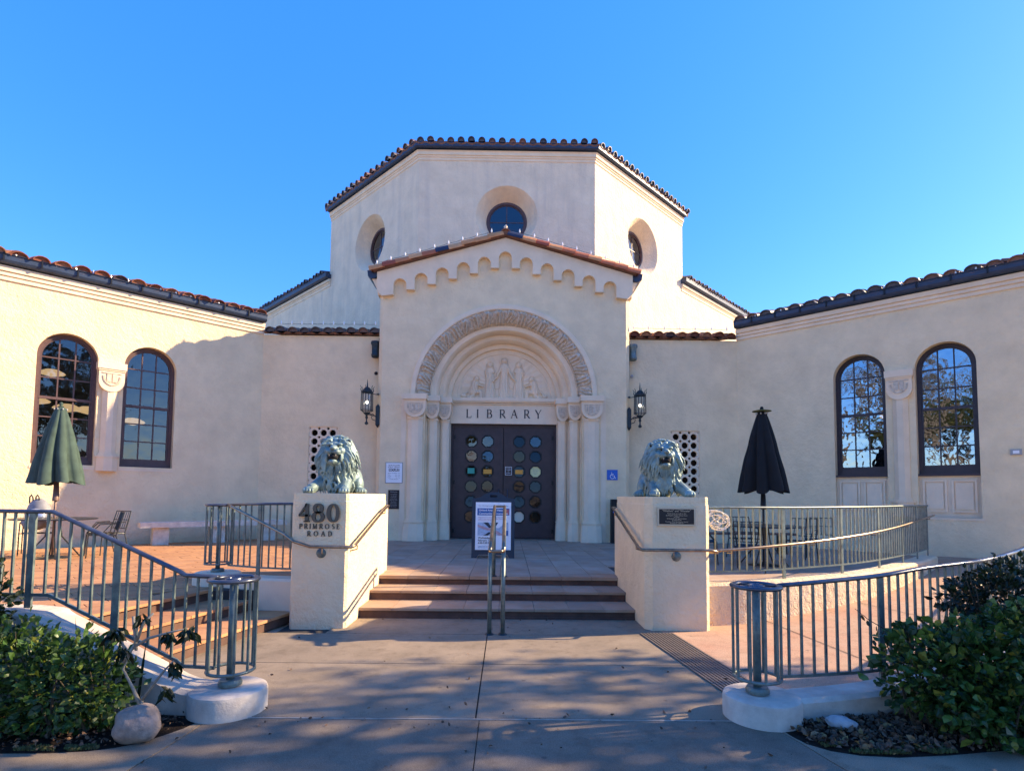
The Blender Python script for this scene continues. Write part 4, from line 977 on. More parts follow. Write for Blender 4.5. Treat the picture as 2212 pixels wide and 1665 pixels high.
# ================================================================== PEDESTALS, LIONS
TOPZ = 1.63
def pedestal(sgn, lab):
    xi = sgn*1.83; xo = sgn*2.52 if sgn < 0 else 2.62
    p = thing('pedestal', (sgn*2.17, 7.9, 0), lab, 'pedestal')
    c = .02; y0 = 6.86; y1 = 8.95 if sgn < 0 else 8.68
    P = [(xi-sgn*-.0, y0+.10), (xi+sgn*.08, y0), (xo-sgn*.05, y0), (xo, y0+.05), (xo, y1), (xi, y1)] if sgn > 0 else [(xi, y0+.03), (xi+sgn*.03, y0), (xo-sgn*.03, y0), (xo, y0+.03), (xo, y1), (xi, y1)]
    if sgn < 0: P = P[::-1]
    cx = sum(a[0] for a in P)/6; cy = sum(a[1] for a in P)/6
    def ins(d): return [(x-math.copysign(min(abs(x-cx), d), x-cx), y-math.copysign(d, y-cy)) for x, y in P]
    b = MB(); lv = [(P, -.2), (P, TOPZ-.10), (ins(-.005), TOPZ-.09), (ins(-.005), TOPZ-.02), (ins(.008), TOPZ)]; vs = []
    for q, z in lv: vs += [(x, y, z) for x, y in q]
    n = 6; fs = [(k*n+i, k*n+(i+1) % n, (k+1)*n+(i+1) % n, (k+1)*n+i) for k in range(len(lv)-1) for i in range(n)]+[tuple(range((len(lv)-1)*n, len(lv)*n))]
    b.add(vs, fs).build('plinth_block', M['stucco'], p)
    b = MB(); b.box(min(xi+sgn*.02, xi+sgn*.3), max(xi+sgn*.02, xi+sgn*.3), y1, y1+.28, FL-.2, 1.45); b.build('low_wing_wall', M['stucco'], p)
    return p
pedL = pedestal(-1, 'square cream pedestal bearing the street number under the left lion')
pedR = pedestal(1, 'square cream pedestal with a bronze plaque under the right lion')
Fp = Fr((0, 6.86), (1, 0), (0, -1))
x = -2.43
for ch, xx, h, v in (('4', -2.425, .215, 1.285), ('8', -2.262, .215, 1.283), ('0', -2.085, .215, 1.283)): serif(ch, Fp, xx, v, h, .006, M['dig'], pedL, 'numeral', st=.20, depth=.03)
for ch, xx in zip('PRIMROSE', (-2.425, -2.365, -2.300, -2.262, -2.180, -2.110, -2.028, -1.97)): serif(ch, Fp, xx, 1.196, .058, .004, M['dig'], pedL, 'letter', st=.2, depth=.008)
for ch, xx in zip('ROAD', (-2.325, -2.245, -2.155, -2.070)): serif(ch, Fp, xx, 1.108, .058, .004, M['dig'], pedL, 'letter', st=.2, depth=.008)
pq = thing('bronze_plaque', (2.2, 6.85, 1.385), 'dark bronze dedication plaque with pale rim on the right lion pedestal', 'plaque')
b = MB(); Fp.box(b, 1.965, 2.435, 1.275, 1.50, .002, .022); b.build('rim', M['gold'], pq)
b = MB(); Fp.box(b, 1.985, 2.415, 1.295, 1.48, .022, .025); b.build('plate', M['plaque'], pq)
for s_, sz, v in (('"Wisdom" and "Wonder"', .034, 1.458), ('These lions are a gift to the', .021, 1.425), ('Burlingame Public Library from', .021, 1.402), ('the family', .018, 1.383), ('Dedicated with appreciation', .021, 1.364), ('to friends of the', .018, 1.345), ('Trustees of the Burlingame Library', .020, 1.325), ('Burlingame, California', .018, 1.307)):
    print_on(Fp, 2.2, v, .0265, s_, sz, M['gold'], pq, ext=.001)

def make_lion(mirror, origin, lab):
    rd = random.Random(5+mirror); b = MB()
    E = lambda c, r, **k: b.ell(c, r, 16, 10, **k)
    E((0, .20, .27), (.23, .22, .28)); E((0, .14, .47), (.235, .19, .225)); E((0, .22, .36), (.22, .24, .3))
    b.tube([(0, .3, .27), (.03, .6, .27), (.07, .9, .25), (.1, 1.15, .2)], [.23, .20, .20, .14], 14)
    E((.20, .92, .18), (.14, .26, .20)); E((-.08, .95, .18), (.14, .24, .19)); E((.30, .66, .05), (.065, .17, .05)); E((.27, .80, .13), (.09, .14, .13))
    b.tube([(-.14, .22, .20), (-.20, .10, .13), (-.27, .0, .08), (-.31, -.10, .05)], [.10, .085, .07, .06], 12)
    b.tube([(.12, .24, .22), (.13, .10, .14), (.13, -.02, .08), (.13, -.12, .05)], [.11, .09, .07, .062], 12)
    for cx, cy in ((-.325, -.13), (.13, -.14), (.325, .53)):
        for k in range(4): E((cx-.052+.035*k, cy-.045+.010*abs(k-1.5), .034), (.021, .048, .034))
        E((cx, cy, .045), (.075, .075, .045))
    b.tube([(.1, 1.2, .12), (.26, 1.12, .05), (.36, .95, .035), (.38, .78, .035)], [.035, .03, .025, .03], 8)
    # head, tilted upward
    ry = Matrix.Rotation(R(8), 3, 'X'); yw = Matrix.Rotation(R(-9), 3, 'Z') @ Matrix.Rotation(R(-8), 3, 'X'); hc = Vector((-.005, .03, .50))
    H = lambda x, y, z: hc+yw @ Vector((x, y, z))
    EH = lambda c, r: E(H(*c), r, rot=yw)
    EH((0, 0, .04), (.125, .13, .125)); EH((0, -.10, .035), (.062, .10, .055)); EH((-.045, -.155, -.01), (.050, .058, .040)); EH((.045, -.155, -.01), (.050, .058, .040))
    EH((0, -.205, .030), (.036, .028, .024)); EH((0, -.13, -.125), (.058, .065, .030)); EH((0, -.155, -.135), (.035, .04, .03)); EH((0, -.04, -.12), (.09, .08, .05))
    for s in (-1, 1):
        EH((s*.062, -.098, .098), (.045, .035, .022)); EH((s*.085, -.07, .02), (.05, .06, .05)); EH((s*.095, -.09, -.06), (.022, .03, .06))
        EH((s*.165, .03, .155), (.045, .025, .045))
    # mane locks
    for lay in range(5):
        nL = 30+lay*5; r0 = .125+.018*lay; y0 = -.055+.042*lay
        for k in range(nL):
            a = R(-245+310*(k+rd.uniform(-.3, .3))/nL) if lay < 4 else R(360*k/nL)
            base = H(math.cos(a)*r0*1.02, y0, .03+math.sin(a)*r0*1.05)
            ln = rd.uniform(.07, .12)+(.09 if math.sin(a) < .1 else 0)+.008*lay; ph = rd.uniform(0, 6); pts = []; rs = []
            out = Vector((math.cos(a)*.75, -.15+.16*lay, math.sin(a)*.75+.1)).normalized()
            p = Vector(base); d = out.copy()
            for q in range(7):
                pts.append(p.copy()); rs.append(.020*(1-.7*(q/6)**1.5))
                d = (d+Vector((.55*math.sin(ph+q*1.5), .03, -.62))*.55).normalized(); p = p+d*ln/6
            b.tube(pts, rs, 6)
    for k in range(110):                                  # locks falling over the chest
        a = rd.uniform(-1.5, 1.5); z = rd.uniform(.12, .46); rr_ = .215
        p = Vector((rr_*math.sin(a), .20-.225*math.cos(a), z)); ph = rd.uniform(0, 6); pts = []; rs = []
        for q in range(6): pts.append(p.copy()); rs.append(.019*(1-.8*(q/5)**1.4)); p = p+Vector((.022*math.sin(ph+q*1.4), -.004 if q < 2 else .004, -.032))
        b.tube(pts, rs, 6)
    for k in range(16):                                   # forelock
        p = H(rd.uniform(-.09, .09), -.03+rd.uniform(-.03, .03), .155); pts = []; rs = []; d = Vector((rd.uniform(-.4, .4), .3, .9))
        for q in range(5): pts.append(p.copy()); rs.append(.02*(1-.7*q/4)); p = p+d.normalized()*.022; d += Vector((0, .35, -.35))
        b.tube(pts, rs, 6)
    if mirror: b.v = [(-x, y, z) for x, y, z in b.v]; b.f = [tuple(reversed(f)) for f in b.f]
    t = b.build('tmp', M['bronze']); md = t.modifiers.new('r', 'REMESH'); md.mode = 'VOXEL'; md.voxel_size = .0075; md.use_smooth_shade = True
    dg = bpy.context.evaluated_depsgraph_get(); me = bpy.data.meshes.new_from_object(t.evaluated_get(dg)); bpy.data.objects.remove(t)
    me.name = 'body'; L_ = thing('lion_statue', origin, lab, 'lion statue'); L_.rotation_euler = (0, 0, R(-13 if mirror else 13)); L_.scale = (.94, .94, 1.03)
    o = bpy.data.objects.new('body', me); COL.objects.link(o); o.parent = L_; me.polygons.foreach_set('use_smooth', [True]*len(me.polygons))
    if not me.materials: me.materials.append(M['bronze'])
    off = Vector(origin); s = -1 if mirror else 1
    fl = lambda p: Vector((p.x*s, p.y, p.z))+off
    mb = MB().ell(fl(H(0, -.125, -.068)), (.066, .085, .042), 14, 8); mb.build('mouth_gap_shade', M['dark'], L_, smooth=True)  # dark blob that paints the shade between the jaws
    for q in (-1, 1):
        MB().ell(fl(H(q*.052, -.122, .068)), (.017, .014, .012), 10, 6).build('eye', M['dark'], L_, smooth=True)
        MB().lathe([(0, -.03), (.006, -.02), (.009, 0)], fl(H(q*.042, -.185, -.045)), 8).build('fang', M['gold'], L_)
        MB().ell(fl(H(q*.165, .012, .155)), (.028, .016, .028), 10, 6).build('ear_hollow_shade', M['dark'], L_, smooth=True)  # dark blob that paints the shade inside the ear
    return L_
make_lion(0, (-2.09, 7.14, TOPZ-.005), 'green bronze lion resting on the pedestal numbered 480')
make_lion(1, (2.13, 7.14, TOPZ-.005), 'green bronze lion resting on the pedestal with the plaque')

# ================================================================== HANDRAILS
h = thing('handrail', (-2.1, 6.8, .98), 'dark bronze handrail bent round the numbered pedestal', 'handrail')
ph = [(-3.84+.16, 7.62, 1.46), (-3.55, 7.45, 1.44), (-2.68, 7.02, 1.12), (-2.47, 6.80, 1.045), (-2.26, 6.78, .985), (-1.76, 6.78, .985), (-1.745, 6.86, .995), (-1.75, 8.5, 1.40), (-1.75, 8.8, 1.445), (-1.83, 9.0, 1.445)]
MB().tube(ph, .019, 10).build('rail_tube', M['brass'], h, smooth=True)
for (x, y, z) in ((-1.75, 7.0, .96), (-1.75, 8.55, 1.36), (-2.12, 6.80, .93)): MB().tube([(x, y, z+.03), (x, y, z-.02), (-1.83 if x > -2 else x, y if x > -2 else 6.86, z-.04)], .009, 6).build('bracket', M['brass'], h)
h = thing('handrail', (2.2, 6.8, .98), 'dark bronze handrail bent round the plaque pedestal', 'handrail')
ph = [(1.82, 8.78, 1.45), (1.75, 8.62, 1.455), (1.745, 6.9, 1.0), (1.76, 6.78, .985), (2.60, 6.78, .985), (2.68, 6.80, .965), (2.72, 6.9, .95), (2.66, 6.98, .945)]
MB().tube(ph, .019, 10).build('rail_tube', M['brass'], h, smooth=True)
for (x, y, z) in ((1.75, 7.05, .99), (1.75, 8.45, 1.37), (2.15, 6.80, .93)): MB().tube([(x, y, z+.03), (x, y, z-.02), (1.83 if x < 2 else x, y if x < 2 else 6.86, z-.04)], .009, 6).build('bracket', M['brass'], h)
for x, lab in ((-2.15, 'round verdigris bracket disc below the handrail under the number 480'), (2.2, 'round verdigris bracket disc below the handrail under the plaque')):
    b = MB(); prof_ = [(0, .03), (.02, .028), (.05, .018), (.058, .008), (.060, 0)]; F = Fr((x, 6.86), (1, 0), (0, -1)); vs = []; n = 24
    for k in range(n):
        a = 2*math.pi*k/n
        for r, w in prof_: vs.append((r*math.cos(a), .90+r*math.sin(a), w))
    F.put(b, vs, [(k*5+i, ((k+1) % n)*5+i, ((k+1) % n)*5+i+1, k*5+i+1) for k in range(n) for i in range(4)])
    b.v += [tuple(F(0, .94, .0)), ]
    b.v.pop(); tag(b.build('bracket_disc', M['rail'], smooth=True), lab, 'bracket')
c = thing('centre_handrail', (0, 6.6, 0), 'double bronze handrail on verdigris posts in the middle of the entrance steps', 'handrail')
for s in (-1, 1):
    x = s*.078
    MB().tube([(x, 6.45, .985), (x, 6.9, 1.07), (x, 8.65, 1.44), (x, 8.80, 1.455)], .022, 12).build('rail_tube', M['brass'], c, smooth=True)
    for y, z0, z1 in ((6.62, 0, 1.0), (8.62, FL, 1.42)):
        MB().tube([(x, y, z0), (x, y, z1)], .026, 12).build('post', M['rail'], c, smooth=True); MB().lathe([(0, .012), (.045, .012), (.055, 0)], (x, y, z0), 20).build('base_plate', M['lantern'], c)
for y, z in ((6.45, .985), (8.80, 1.455)): MB().tube([(-.078, y, z), (-.05, y-.02*(1 if y < 7 else -1), z), (.05, y-.02*(1 if y < 7 else -1), z), (.078, y, z)], .019, 10).build('end_bow', M['brass'], c, smooth=True)

# ================================================================== RAILINGS
BAL = {}
def railing(path, lab, post_at, ring=None, sp=.1, z_top=.80, z_bot=.10, top_fn=None, topm='railtop', grp=None):
    """path (x,y,zbottomrail,ztoprail)"""
    r = thing('railing', (path[0][0], path[0][1], path[0][2]), lab, 'railing')
    P3 = [(p[0], p[1], p[3]) for p in path]; B3 = [(p[0], p[1], p[2]) for p in path]
    MB().tube(P3, .027, 10, flat=.62).build('top_rail', M[topm], r, smooth=True)
    b = MB()
    for a, c_ in zip(B3, B3[1:]): b.bar(a, c_, .022, .022)
    b.build('bottom_rail', M['rail'], r)
    Ls = [0]
    for a, c_ in zip(path, path[1:]): Ls.append(Ls[-1]+math.dist(a[:2], c_[:2]))
    def at(s):
        for i in range(len(path)-1):
            if s <= Ls[i+1] or i == len(path)-2: k = (s-Ls[i])/(Ls[i+1]-Ls[i]); d = Vector((path[i+1][0]-path[i][0], path[i+1][1]-path[i][1], 0)).normalized(); return [path[i][q]+(path[i+1][q]-path[i][q])*k for q in range(4)], d
    s = sp*.7; pa = [q*Ls[-1] for q in post_at]
    while s < Ls[-1]-.03:
        if all(abs(s-q) > sp*.55 for q in pa):
            p, d = at(s); MB().bar((p[0], p[1], p[2]), (p[0], p[1], p[3]-.01), .016, .016, up=d).build('baluster', M['rail'], r)
        s += sp
    for q in pa:
        p, d = at(q); MB().bar((p[0], p[1], p[2]-.17), (p[0], p[1], p[3]-.01), .018, .055, up=d).build('post', M['rail'], r)
    return r
def ring_post(r, c, z0, z1, R0=.165):
    MB().tube([(c[0], c[1], z0-.09), (c[0], c[1], z1)], .029, 16).build('centre_post', M['rail'], r, smooth=True)
    circ = lambda z, q: [(c[0]+q*math.cos(2*math.pi*k/32), c[1]+q*math.sin(2*math.pi*k/32), z) for k in range(32)]
    b = MB().tube(circ(z1, R0), .024, 8, closed=True, flat=.7); b.build('top_ring', M['railtop'], r, smooth=True)
    b = MB()
    for a in (0, 60, 120): b.bar((c[0]+R0*math.cos(R(a)), c[1]+R0*math.sin(R(a)), z1), (c[0]-R0*math.cos(R(a)), c[1]-R0*math.sin(R(a)), z1), .02, .012)
    b.tube(circ(z1, .05), .014, 8, closed=True); b.build('ring_spokes', M['railtop'], r)
    MB().tube(circ(z0+.02, R0), .012, 6, closed=True).build('bottom_ring', M['rail'], r, smooth=True)
    MB().lathe([(0, .02), (.075, .02), (.085, 0), (.085, -.02)], (c[0], c[1], z0-.07), 24).build('foot_plate', M['rail'], r)
    for k in range(10):
        a = 2*math.pi*(k+.4)/10; x, y = c[0]+R0*math.cos(a), c[1]+R0*math.sin(a)
        MB().bar((x, y, z0+.01), (x, y, z1), .016, .016).build('baluster', M['rail'], r)
r = railing([(-2.10, 4.34, .29, .975), (-2.36, 4.35, .30, .985), (-2.40, 4.35, .34, 1.01), (-3.42, 4.38, .82, 1.46), (-9, 4.85, .82, 1.47)], 'verdigris railing sloping up beside the left steps behind the shrub', [.115, .215, .38, .55, .72, .9], sp=.0925)
ring_post(r, (-1.965, 4.31), .27, .965)
r = railing(smooth_path([(2.18, 4.24, .29, .965), (2.5, 4.29, .29, .985), (3.08, 4.43, .29, 1.02), (3.6, 4.64, .31, 1.06), (4.4, 5.0, .36, 1.09), (5.2, 5.5, .42, 1.14), (6.4, 6.4, .5, 1.22), (7.8, 7.65, .58, 1.32), (9.3, 9.1, .66, 1.42)], 4), 'verdigris railing beside the ramp rising behind the right shrub', [.105, .28, .45, .62, .8], sp=.105)
ring_post(r, (2.0, 4.23), .27, .96)
RB = smooth_path([(2.66, 7.28, .66, 1.495), (3.3, 7.42, .66, 1.5), (4.2, 7.8, .66, 1.5), (5.2, 8.33, .66, 1.505), (6.1, 8.95, .66, 1.51), (6.9, 9.6, .66, 1.515), (7.7, 10.3, .66, 1.515), (8.5, 11.05, .66, 1.515)], 5)
r = railing(RB, 'pale green curved railing on the roughcast wall above the ramp', [.19, .375, .55, .72, .86, .995], sp=.118, topm='rail')
hp = smooth_path([(2.68, 7.10, .945), (3.4, 7.30, .98), (4.4, 7.75, 1.03), (5.4, 8.32, 1.09), (6.3, 8.97, 1.15), (7.1, 9.64, 1.21), (8.0, 10.45, 1.28), (8.75, 11.2, 1.32)], 4)
hr = thing('ramp_handrail', (2.68, 7.1, .95), 'thin bronze handrail rising along the front of the curved pale railing', 'handrail')
MB().tube(hp, .019, 8).build('rail_tube', M['brass'], hr, smooth=True)
for k in (2, 8, 14, 20, 26): p = hp[k]; MB().tube([p, (p[0], p[1], p[2]-.05), (p[0]-.03, p[1]+.09, p[2]-.05)], .008, 5).build('bracket', M['brass'], hr)
r = railing([(-3.68, 7.68, .64, 1.46), (-3.1, 7.44, .64, 1.48), (-2.54, 7.32, .64, 1.49)], 'short verdigris railing between the small ring post and the numbered pedestal', [.45, .98], sp=.105)
ring_post(r, (-3.84, 7.72), .64, 1.455)
# coil of white rope light on the railing by the pedestal
rp = MB()
for k in range(7):
    a0 = random.uniform(0, 6); cx = 2.83+random.uniform(-.06, .06); cz = 1.33+random.uniform(-.05, .05); rx = random.uniform(.09, .17); rz = random.uniform(.03, .13); tl = random.uniform(-.5, .5)
    rp.tube([(cx+rx*math.cos(a0+2*math.pi*q/20)*math.cos(tl)-rz*math.sin(a0+2*math.pi*q/20)*math.sin(tl), 7.26+.015*math.sin(q+k), cz+rx*math.cos(a0+2*math.pi*q/20)*math.sin(tl)+rz*math.sin(a0+2*math.pi*q/20)*math.cos(tl)) for q in range(20)], .008, 5, closed=True)
tag(rp.build('rope_light_coil', M['rope'], smooth=True), 'tangled coil of white rope light hung on the curved railing', 'rope light')

# ================================================================== SIGNS AND LAMPS ON THE PORTAL
def sign(lab, cat, nm, u0, u1, v0, v1, m1, m2, brd=.02, F=FP):
    s = thing(nm, tuple(F((u0+u1)/2, (v0+v1)/2, .0)), lab, cat)
    b = MB(); F.box(b, u0, u1, v0, v1, .003, .018); b.build('frame', m1, s)
    b = MB(); F.box(b, u0+brd, u1-brd, v0+brd, v1-brd, .018, .022); b.build('face', m2, s); return s
s = sign('white framed opening hours notice on the portal wall left of the door', 'sign', 'hours_sign', -3.19, -2.74+.02, 1.93, 2.50, M['plast'], M['paper'])
print_on(FP, -2.955, 2.415, .0235, 'BURLINGAME', .05, M['ink'], s, ext=.002); print_on(FP, -2.955, 2.365, .0235, 'PUBLIC LIBRARY', .045, M['ink'], s, ext=.002)
b = MB(); FP.box(b, -3.10, -2.81, 2.255, 2.33, .022, .0245); b.build('title_bar', M['ink'], s); print_on(FP, -2.955, 2.292, .026, 'HOURS', .085, M['paper'], s, ext=.002, bold=.0016)
for k, (a, c_) in enumerate((('Monday - Thursday', '10 am - 8 pm'), ('Friday', '10 am - 5 pm'), ('Saturday', '10 am - 5 pm'), ('Sunday', '1 pm - 5 pm'))):
    print_on(FP, -3.12, 2.205-.04*k, .0235, a, .026, M['ink'], s, ext=.001, align='LEFT'); print_on(FP, -2.79, 2.205-.04*k, .0235, c_, .026, M['ink'], s, ext=.001, align='RIGHT')
print_on(FP, -2.955, 2.04, .0235, 'CLOSED HOLIDAYS', .026, M['ink'], s, ext=.001)
s = sign('small black text plaque below the hours notice left of the door', 'plaque', 'welcome_plaque', -3.10, -2.80, 1.24, 1.75, M['black'], M['plaque'], .008)
print_on(FP, -2.95, 1.70, .0235, 'Welcome', .05, M['plast'], s, ext=.001)
for k, t_ in enumerate(('no smoking', 'no skating', 'no bicycles', 'please keep', 'doorway clear', 'thank you', 'quiet inside', 'no soliciting', 'city library')): print_on(FP, -2.95, 1.64-.042*k, .0235, t_, .036, M['plast'], s, ext=.001)
s = sign('square blue wheelchair access sign on the portal wall right of the door', 'sign', 'access_sign', 2.83, 3.12, 2.08, 2.36, M['blue'], M['blue'], .004)
b = MB(); w0 = .024; F = FP
F.tube(b, [(2.955, 2.305, w0), (2.955, 2.300, w0)], .018, 12); F.tube(b, [(2.955, 2.275, w0), (2.965, 2.20, w0), (3.025, 2.20, w0), (3.05, 2.13, w0), (3.075, 2.135, w0)], .009, 6)
F.tube(b, [(2.96, 2.24, w0), (3.01, 2.24, w0)], .008, 6)
F.tube(b, [(2.975+.058*math.cos(R(a)), 2.178+.058*math.sin(R(a)), w0) for a in range(120, 385, 15)], .008, 6)
b.build('wheelchair_symbol', M['white'], s)
s = thing('door_opener_post', (2.99, 14.95, FL), 'narrow black door opener post with blue push plate right of the door', 'post')
MB().box(2.90, 3.10, 14.85, 15.0, FL, 1.56).build('column', M['black'], s); MB().box(2.95, 3.05, 14.842, 14.85, 1.20, 1.30).build('push_plate', M['blue'], s)
s = thing('alarm_box', tuple(RW(5.70, 2.62, .0)), 'small grey metal box on the wall right of the arched windows', 'wall box')
b = MB(); RW.box(b, 5.69, 5.87, 2.58, 2.70, .002, .04); b.build('housing', M['plast'], s); b = MB(); RW.box(b, 5.73, 5.83, 2.61, 2.67, .04, .044); b.build('label_plate', M['paper'], s)

def lantern(sg, lab):
    X, Y, Z = sg*3.72, 15.02, 3.55
    t = thing('wall_lantern', (sg*3.42, 15.15, Z), lab, 'wall lantern')
    b = MB(); b.box(min(sg*3.40, sg*3.50), max(sg*3.40, sg*3.50), 15.10, 15.2, 3.52, 4.02); b.add([(sg*3.40, 15.1, 3.52), (sg*3.50, 15.1, 3.52), (sg*3.50, 15.2, 3.52), (sg*3.40, 15.2, 3.52), (sg*3.45, 15.15, 3.44)], [(0, 1, 4), (1, 2, 4), (2, 3, 4), (3, 0, 4)]); b.add([(sg*3.40, 15.1, 4.02), (sg*3.50, 15.1, 4.02), (sg*3.50, 15.2, 4.02), (sg*3.40, 15.2, 4.02), (sg*3.45, 15.15, 4.10)], [(0, 1, 4), (1, 2, 4), (2, 3, 4), (3, 0, 4)]); b.build('back_plate', M['lantern'], t)
    b = MB().tube([(sg*3.47, 15.1, 3.72), (sg*3.56, 15.05, 3.80), (X, Y, 3.78)], .014, 6).tube([(sg*3.47, 15.1, 3.62), (sg*3.58, 15.06, 3.66), (sg*3.60, 15.05, 3.74), (sg*3.54, 15.08, 3.76), (X, Y, 3.80)], .010, 6).tube([(sg*3.45, 15.14, 4.35), (X, Y, 4.38)], .010, 6); b.build('bracket_arm', M['lantern'], t)
    MB().lathe([(0, -.03), (.03, -.015), (.04, 0), (.03, .015), (0, .03)], (sg*3.45, 15.12, 4.36), 12).build('boss', M['lantern'], t)
    MB().lathe([(0, 3.50), (.04, 3.52), (.052, 3.55), (.02, 3.60), (.018, 3.66), (.04, 3.70), (.025, 3.76), (.09, 3.82), (.10, 3.84), (0, 3.845)], (X, Y, 0), 14).build('pendant', M['lantern'], t, smooth=True)
    hexp = lambda r, z: [(X+r*math.cos(R(60*k+30)), Y+r*math.sin(R(60*k+30)), z) for k in range(6)]
    b = MB(); lo, hi = hexp(.165, 3.90), hexp(.155, 4.40)
    for k in range(6):
        b.bar(lo[k], hi[k], .016, .016); b.bar(lo[k], lo[(k+1) % 6], .02, .02); b.bar(hi[k], hi[(k+1) % 6], .026, .024)
        m0 = [(lo[k][q]+lo[(k+1) % 6][q])/2 for q in range(3)]; m1 = [(hi[k][q]+hi[(k+1) % 6][q])/2 for q in range(3)]; b.bar(m0, m1, .008, .008)
        b.bar(lo[k], (X+.05*math.cos(R(60*k+30)), Y+.05*math.sin(R(60*k+30)), 3.80), .012, .012)
    b.build('cage', M['lantern'], t)
    for k in range(6):
        a = R(60*k+30); d = Vector((math.cos(a), math.sin(a), 0)); p = Vector(hi[k])
        MB().tube([p, p+d*.02+Vector((0, 0, .06)), p+d*.01+Vector((0, 0, .12)), p+d*.045+Vector((0, 0, .17))], [.010, .011, .008, .004], 6).build('spike', M['lantern'], t)
    MB().lathe([(.158, 4.41), (.12, 4.44), (.085, 4.50), (.05, 4.53), (.02, 4.545), (.012, 4.66), (.002, 4.76)], (X, Y, 0), 12).build('roof', M['lantern'], t, smooth=True)
    b = MB(); l2, h2 = hexp(.13, 3.92), hexp(.125, 4.38)
    b.add(l2+h2, [(k, (k+1) % 6, (k+1) % 6+6, k+6) for k in range(6)]); b.build('glass', M['lglass'], t)
    MB().ell((X, Y, 4.12), (.030, .030, .042), 10, 8).build('bulb', M['lit'], t, smooth=True); MB().tube([(X, Y, 3.9), (X, Y, 4.09)], .012, 6).build('socket', M['gold'], t)
    return t
lantern(-1, 'black iron wall lantern with spikes on the left corner of the portal'); lantern(1, 'black iron wall lantern with spikes on the right corner of the portal')
for sg, lab, m in ((-1, 'dark green cylindrical downlight high on the left side of the portal', 'lantern'), (1, 'green cylindrical downlight high on the right side of the portal', 'rail')):
    MBx = MB().lathe([(0, .46), (.12, .46), (.13, .40), (.10, .34), (.095, .12), (.115, .09), (.10, .02), (.07, 0), (0, 0)], (sg*3.60, 15.32, 5.42), 20)
    tag(MBx.build('downlight', M[m], smooth=True), lab, 'wall light'); 
    tag(MB().ell((sg*3.56, 15.30, 4.98), (.05, .07, .05), 12, 8).build('security_camera', M['black'] if sg < 0 else M['plast'], smooth=True), 'small round security camera below the %s downlight' % ('dark left' if sg < 0 else 'pale right'), 'camera')
# string of clip-on lights along roof edges
def string(pts, lab, n, hgt=.12):
    t = thing('string_lights', pts[0], lab, 'string lights'); tot = []
    for i in range(n+1):
        s_ = i/n*(len(pts)-1); k = min(len(pts)-2, int(s_)); f = s_-k; tot.append(Vector(pts[k]).lerp(Vector(pts[k+1]), f))
    w = []
    for a, c_ in zip(tot, tot[1:]): w += [a, (a+c_)/2-Vector((0, 0, .015))]
    MB().tube(w+[tot[-1]], .005, 4).build('wire', M['cable'], t)
    for p in tot:
        MB().lathe([(0, -.03), (.016, -.02), (.022, .01), (.018, .04), (.006, .08), (0, .10)], (p.x+random.uniform(-.01, .01), p.y, p.z), 8).build('bulb', M['bulb'], t)
string([(-3.55, 15.0, 7.99), (0, 15.0, 9.04), (3.55, 15.0, 7.99)], 'string of white bulbs clipped along the gable tiles over the portal', 18)
string([(-6.2, 15.22, 6.33), (-3.6, 15.22, 6.34)], 'string of white bulbs on the low tiled eave left of the portal', 9)
string([(3.6, 15.22, 6.33), (6.2, 15.22, 6.32)], 'string of white bulbs on the low tiled eave right of the portal', 6)
string([tuple(LW(u, 6.60, .21)) for u in (.6, 6.6)], 'string of bulbs along the gutter of the left wing', 18)
string([tuple(RW(u, 6.60, .21)) for u in (.6, 6.6)], 'string of bulbs along the gutter of the right wing', 18)

# ================================================================== SANDWICH BOARD
a = thing('sandwich_board', (-.155, 11.2, FL), 'dark navy sandwich board with a white event poster before the doors', 'sandwich board')
Fa = Fr((-.155, 11.10), (1, 0), (0, -1)); lean = .10
def lean_plate(outer, holes, d, nm, m, w=0, par=a, sgn=1):
    vs, fs = plate(outer, holes, d); b = MB(); vv = []
    for x, z, q in vs: vv.append((-.155+x, 11.10-(q+w)*sgn+ (z*lean if sgn > 0 else .42-z*lean), FL+z))
    b.add(vv, fs if sgn > 0 else [tuple(reversed(f)) for f in fs]); return b.build(nm, m, par)
top = [(.425, 1.17), (.36, 1.18), (.27, 1.20), (.17, 1.265), (.08, 1.30), (0, 1.305), (-.08, 1.30), (-.17, 1.265), (-.27, 1.20), (-.36, 1.18), (-.425, 1.17)]
outl = [(-.425, 0), (-.33, 0), (-.28, .07), (.28, .07), (.33, 0), (.425, 0)]+top
fr = lean_plate(outl, [[(-.07, 1.20), (.07, 1.20), (.07, 1.245), (-.07, 1.245)]], .045, 'front_panel', M['navy'])
lean_plate(outl, [], .045, 'back_panel', M['navy'], 0, a, -1)
lean_plate([(-.355, .16), (.355, .16), (.355, 1.10), (-.355, 1.10)], [], .004, 'poster', M['paper'], .008)
def pr_rect(x0, x1, z0, z1, m, nm='printed_block', w=.0115): return lean_plate([(x0, z0), (x1, z0), (x1, z1), (x0, z1)], [], .002, nm, m, w)
pr_rect(-.32, .32, .84, .98, M['pblue']); pr_rect(.22, .31, .86, .96, M['inkr'], w=.013)
lean_plate([(-.31, .44), (.30, .44), (.30, .70), (-.31, .70)], [], .002, 'printed_picture', M['cloth'], .0115)
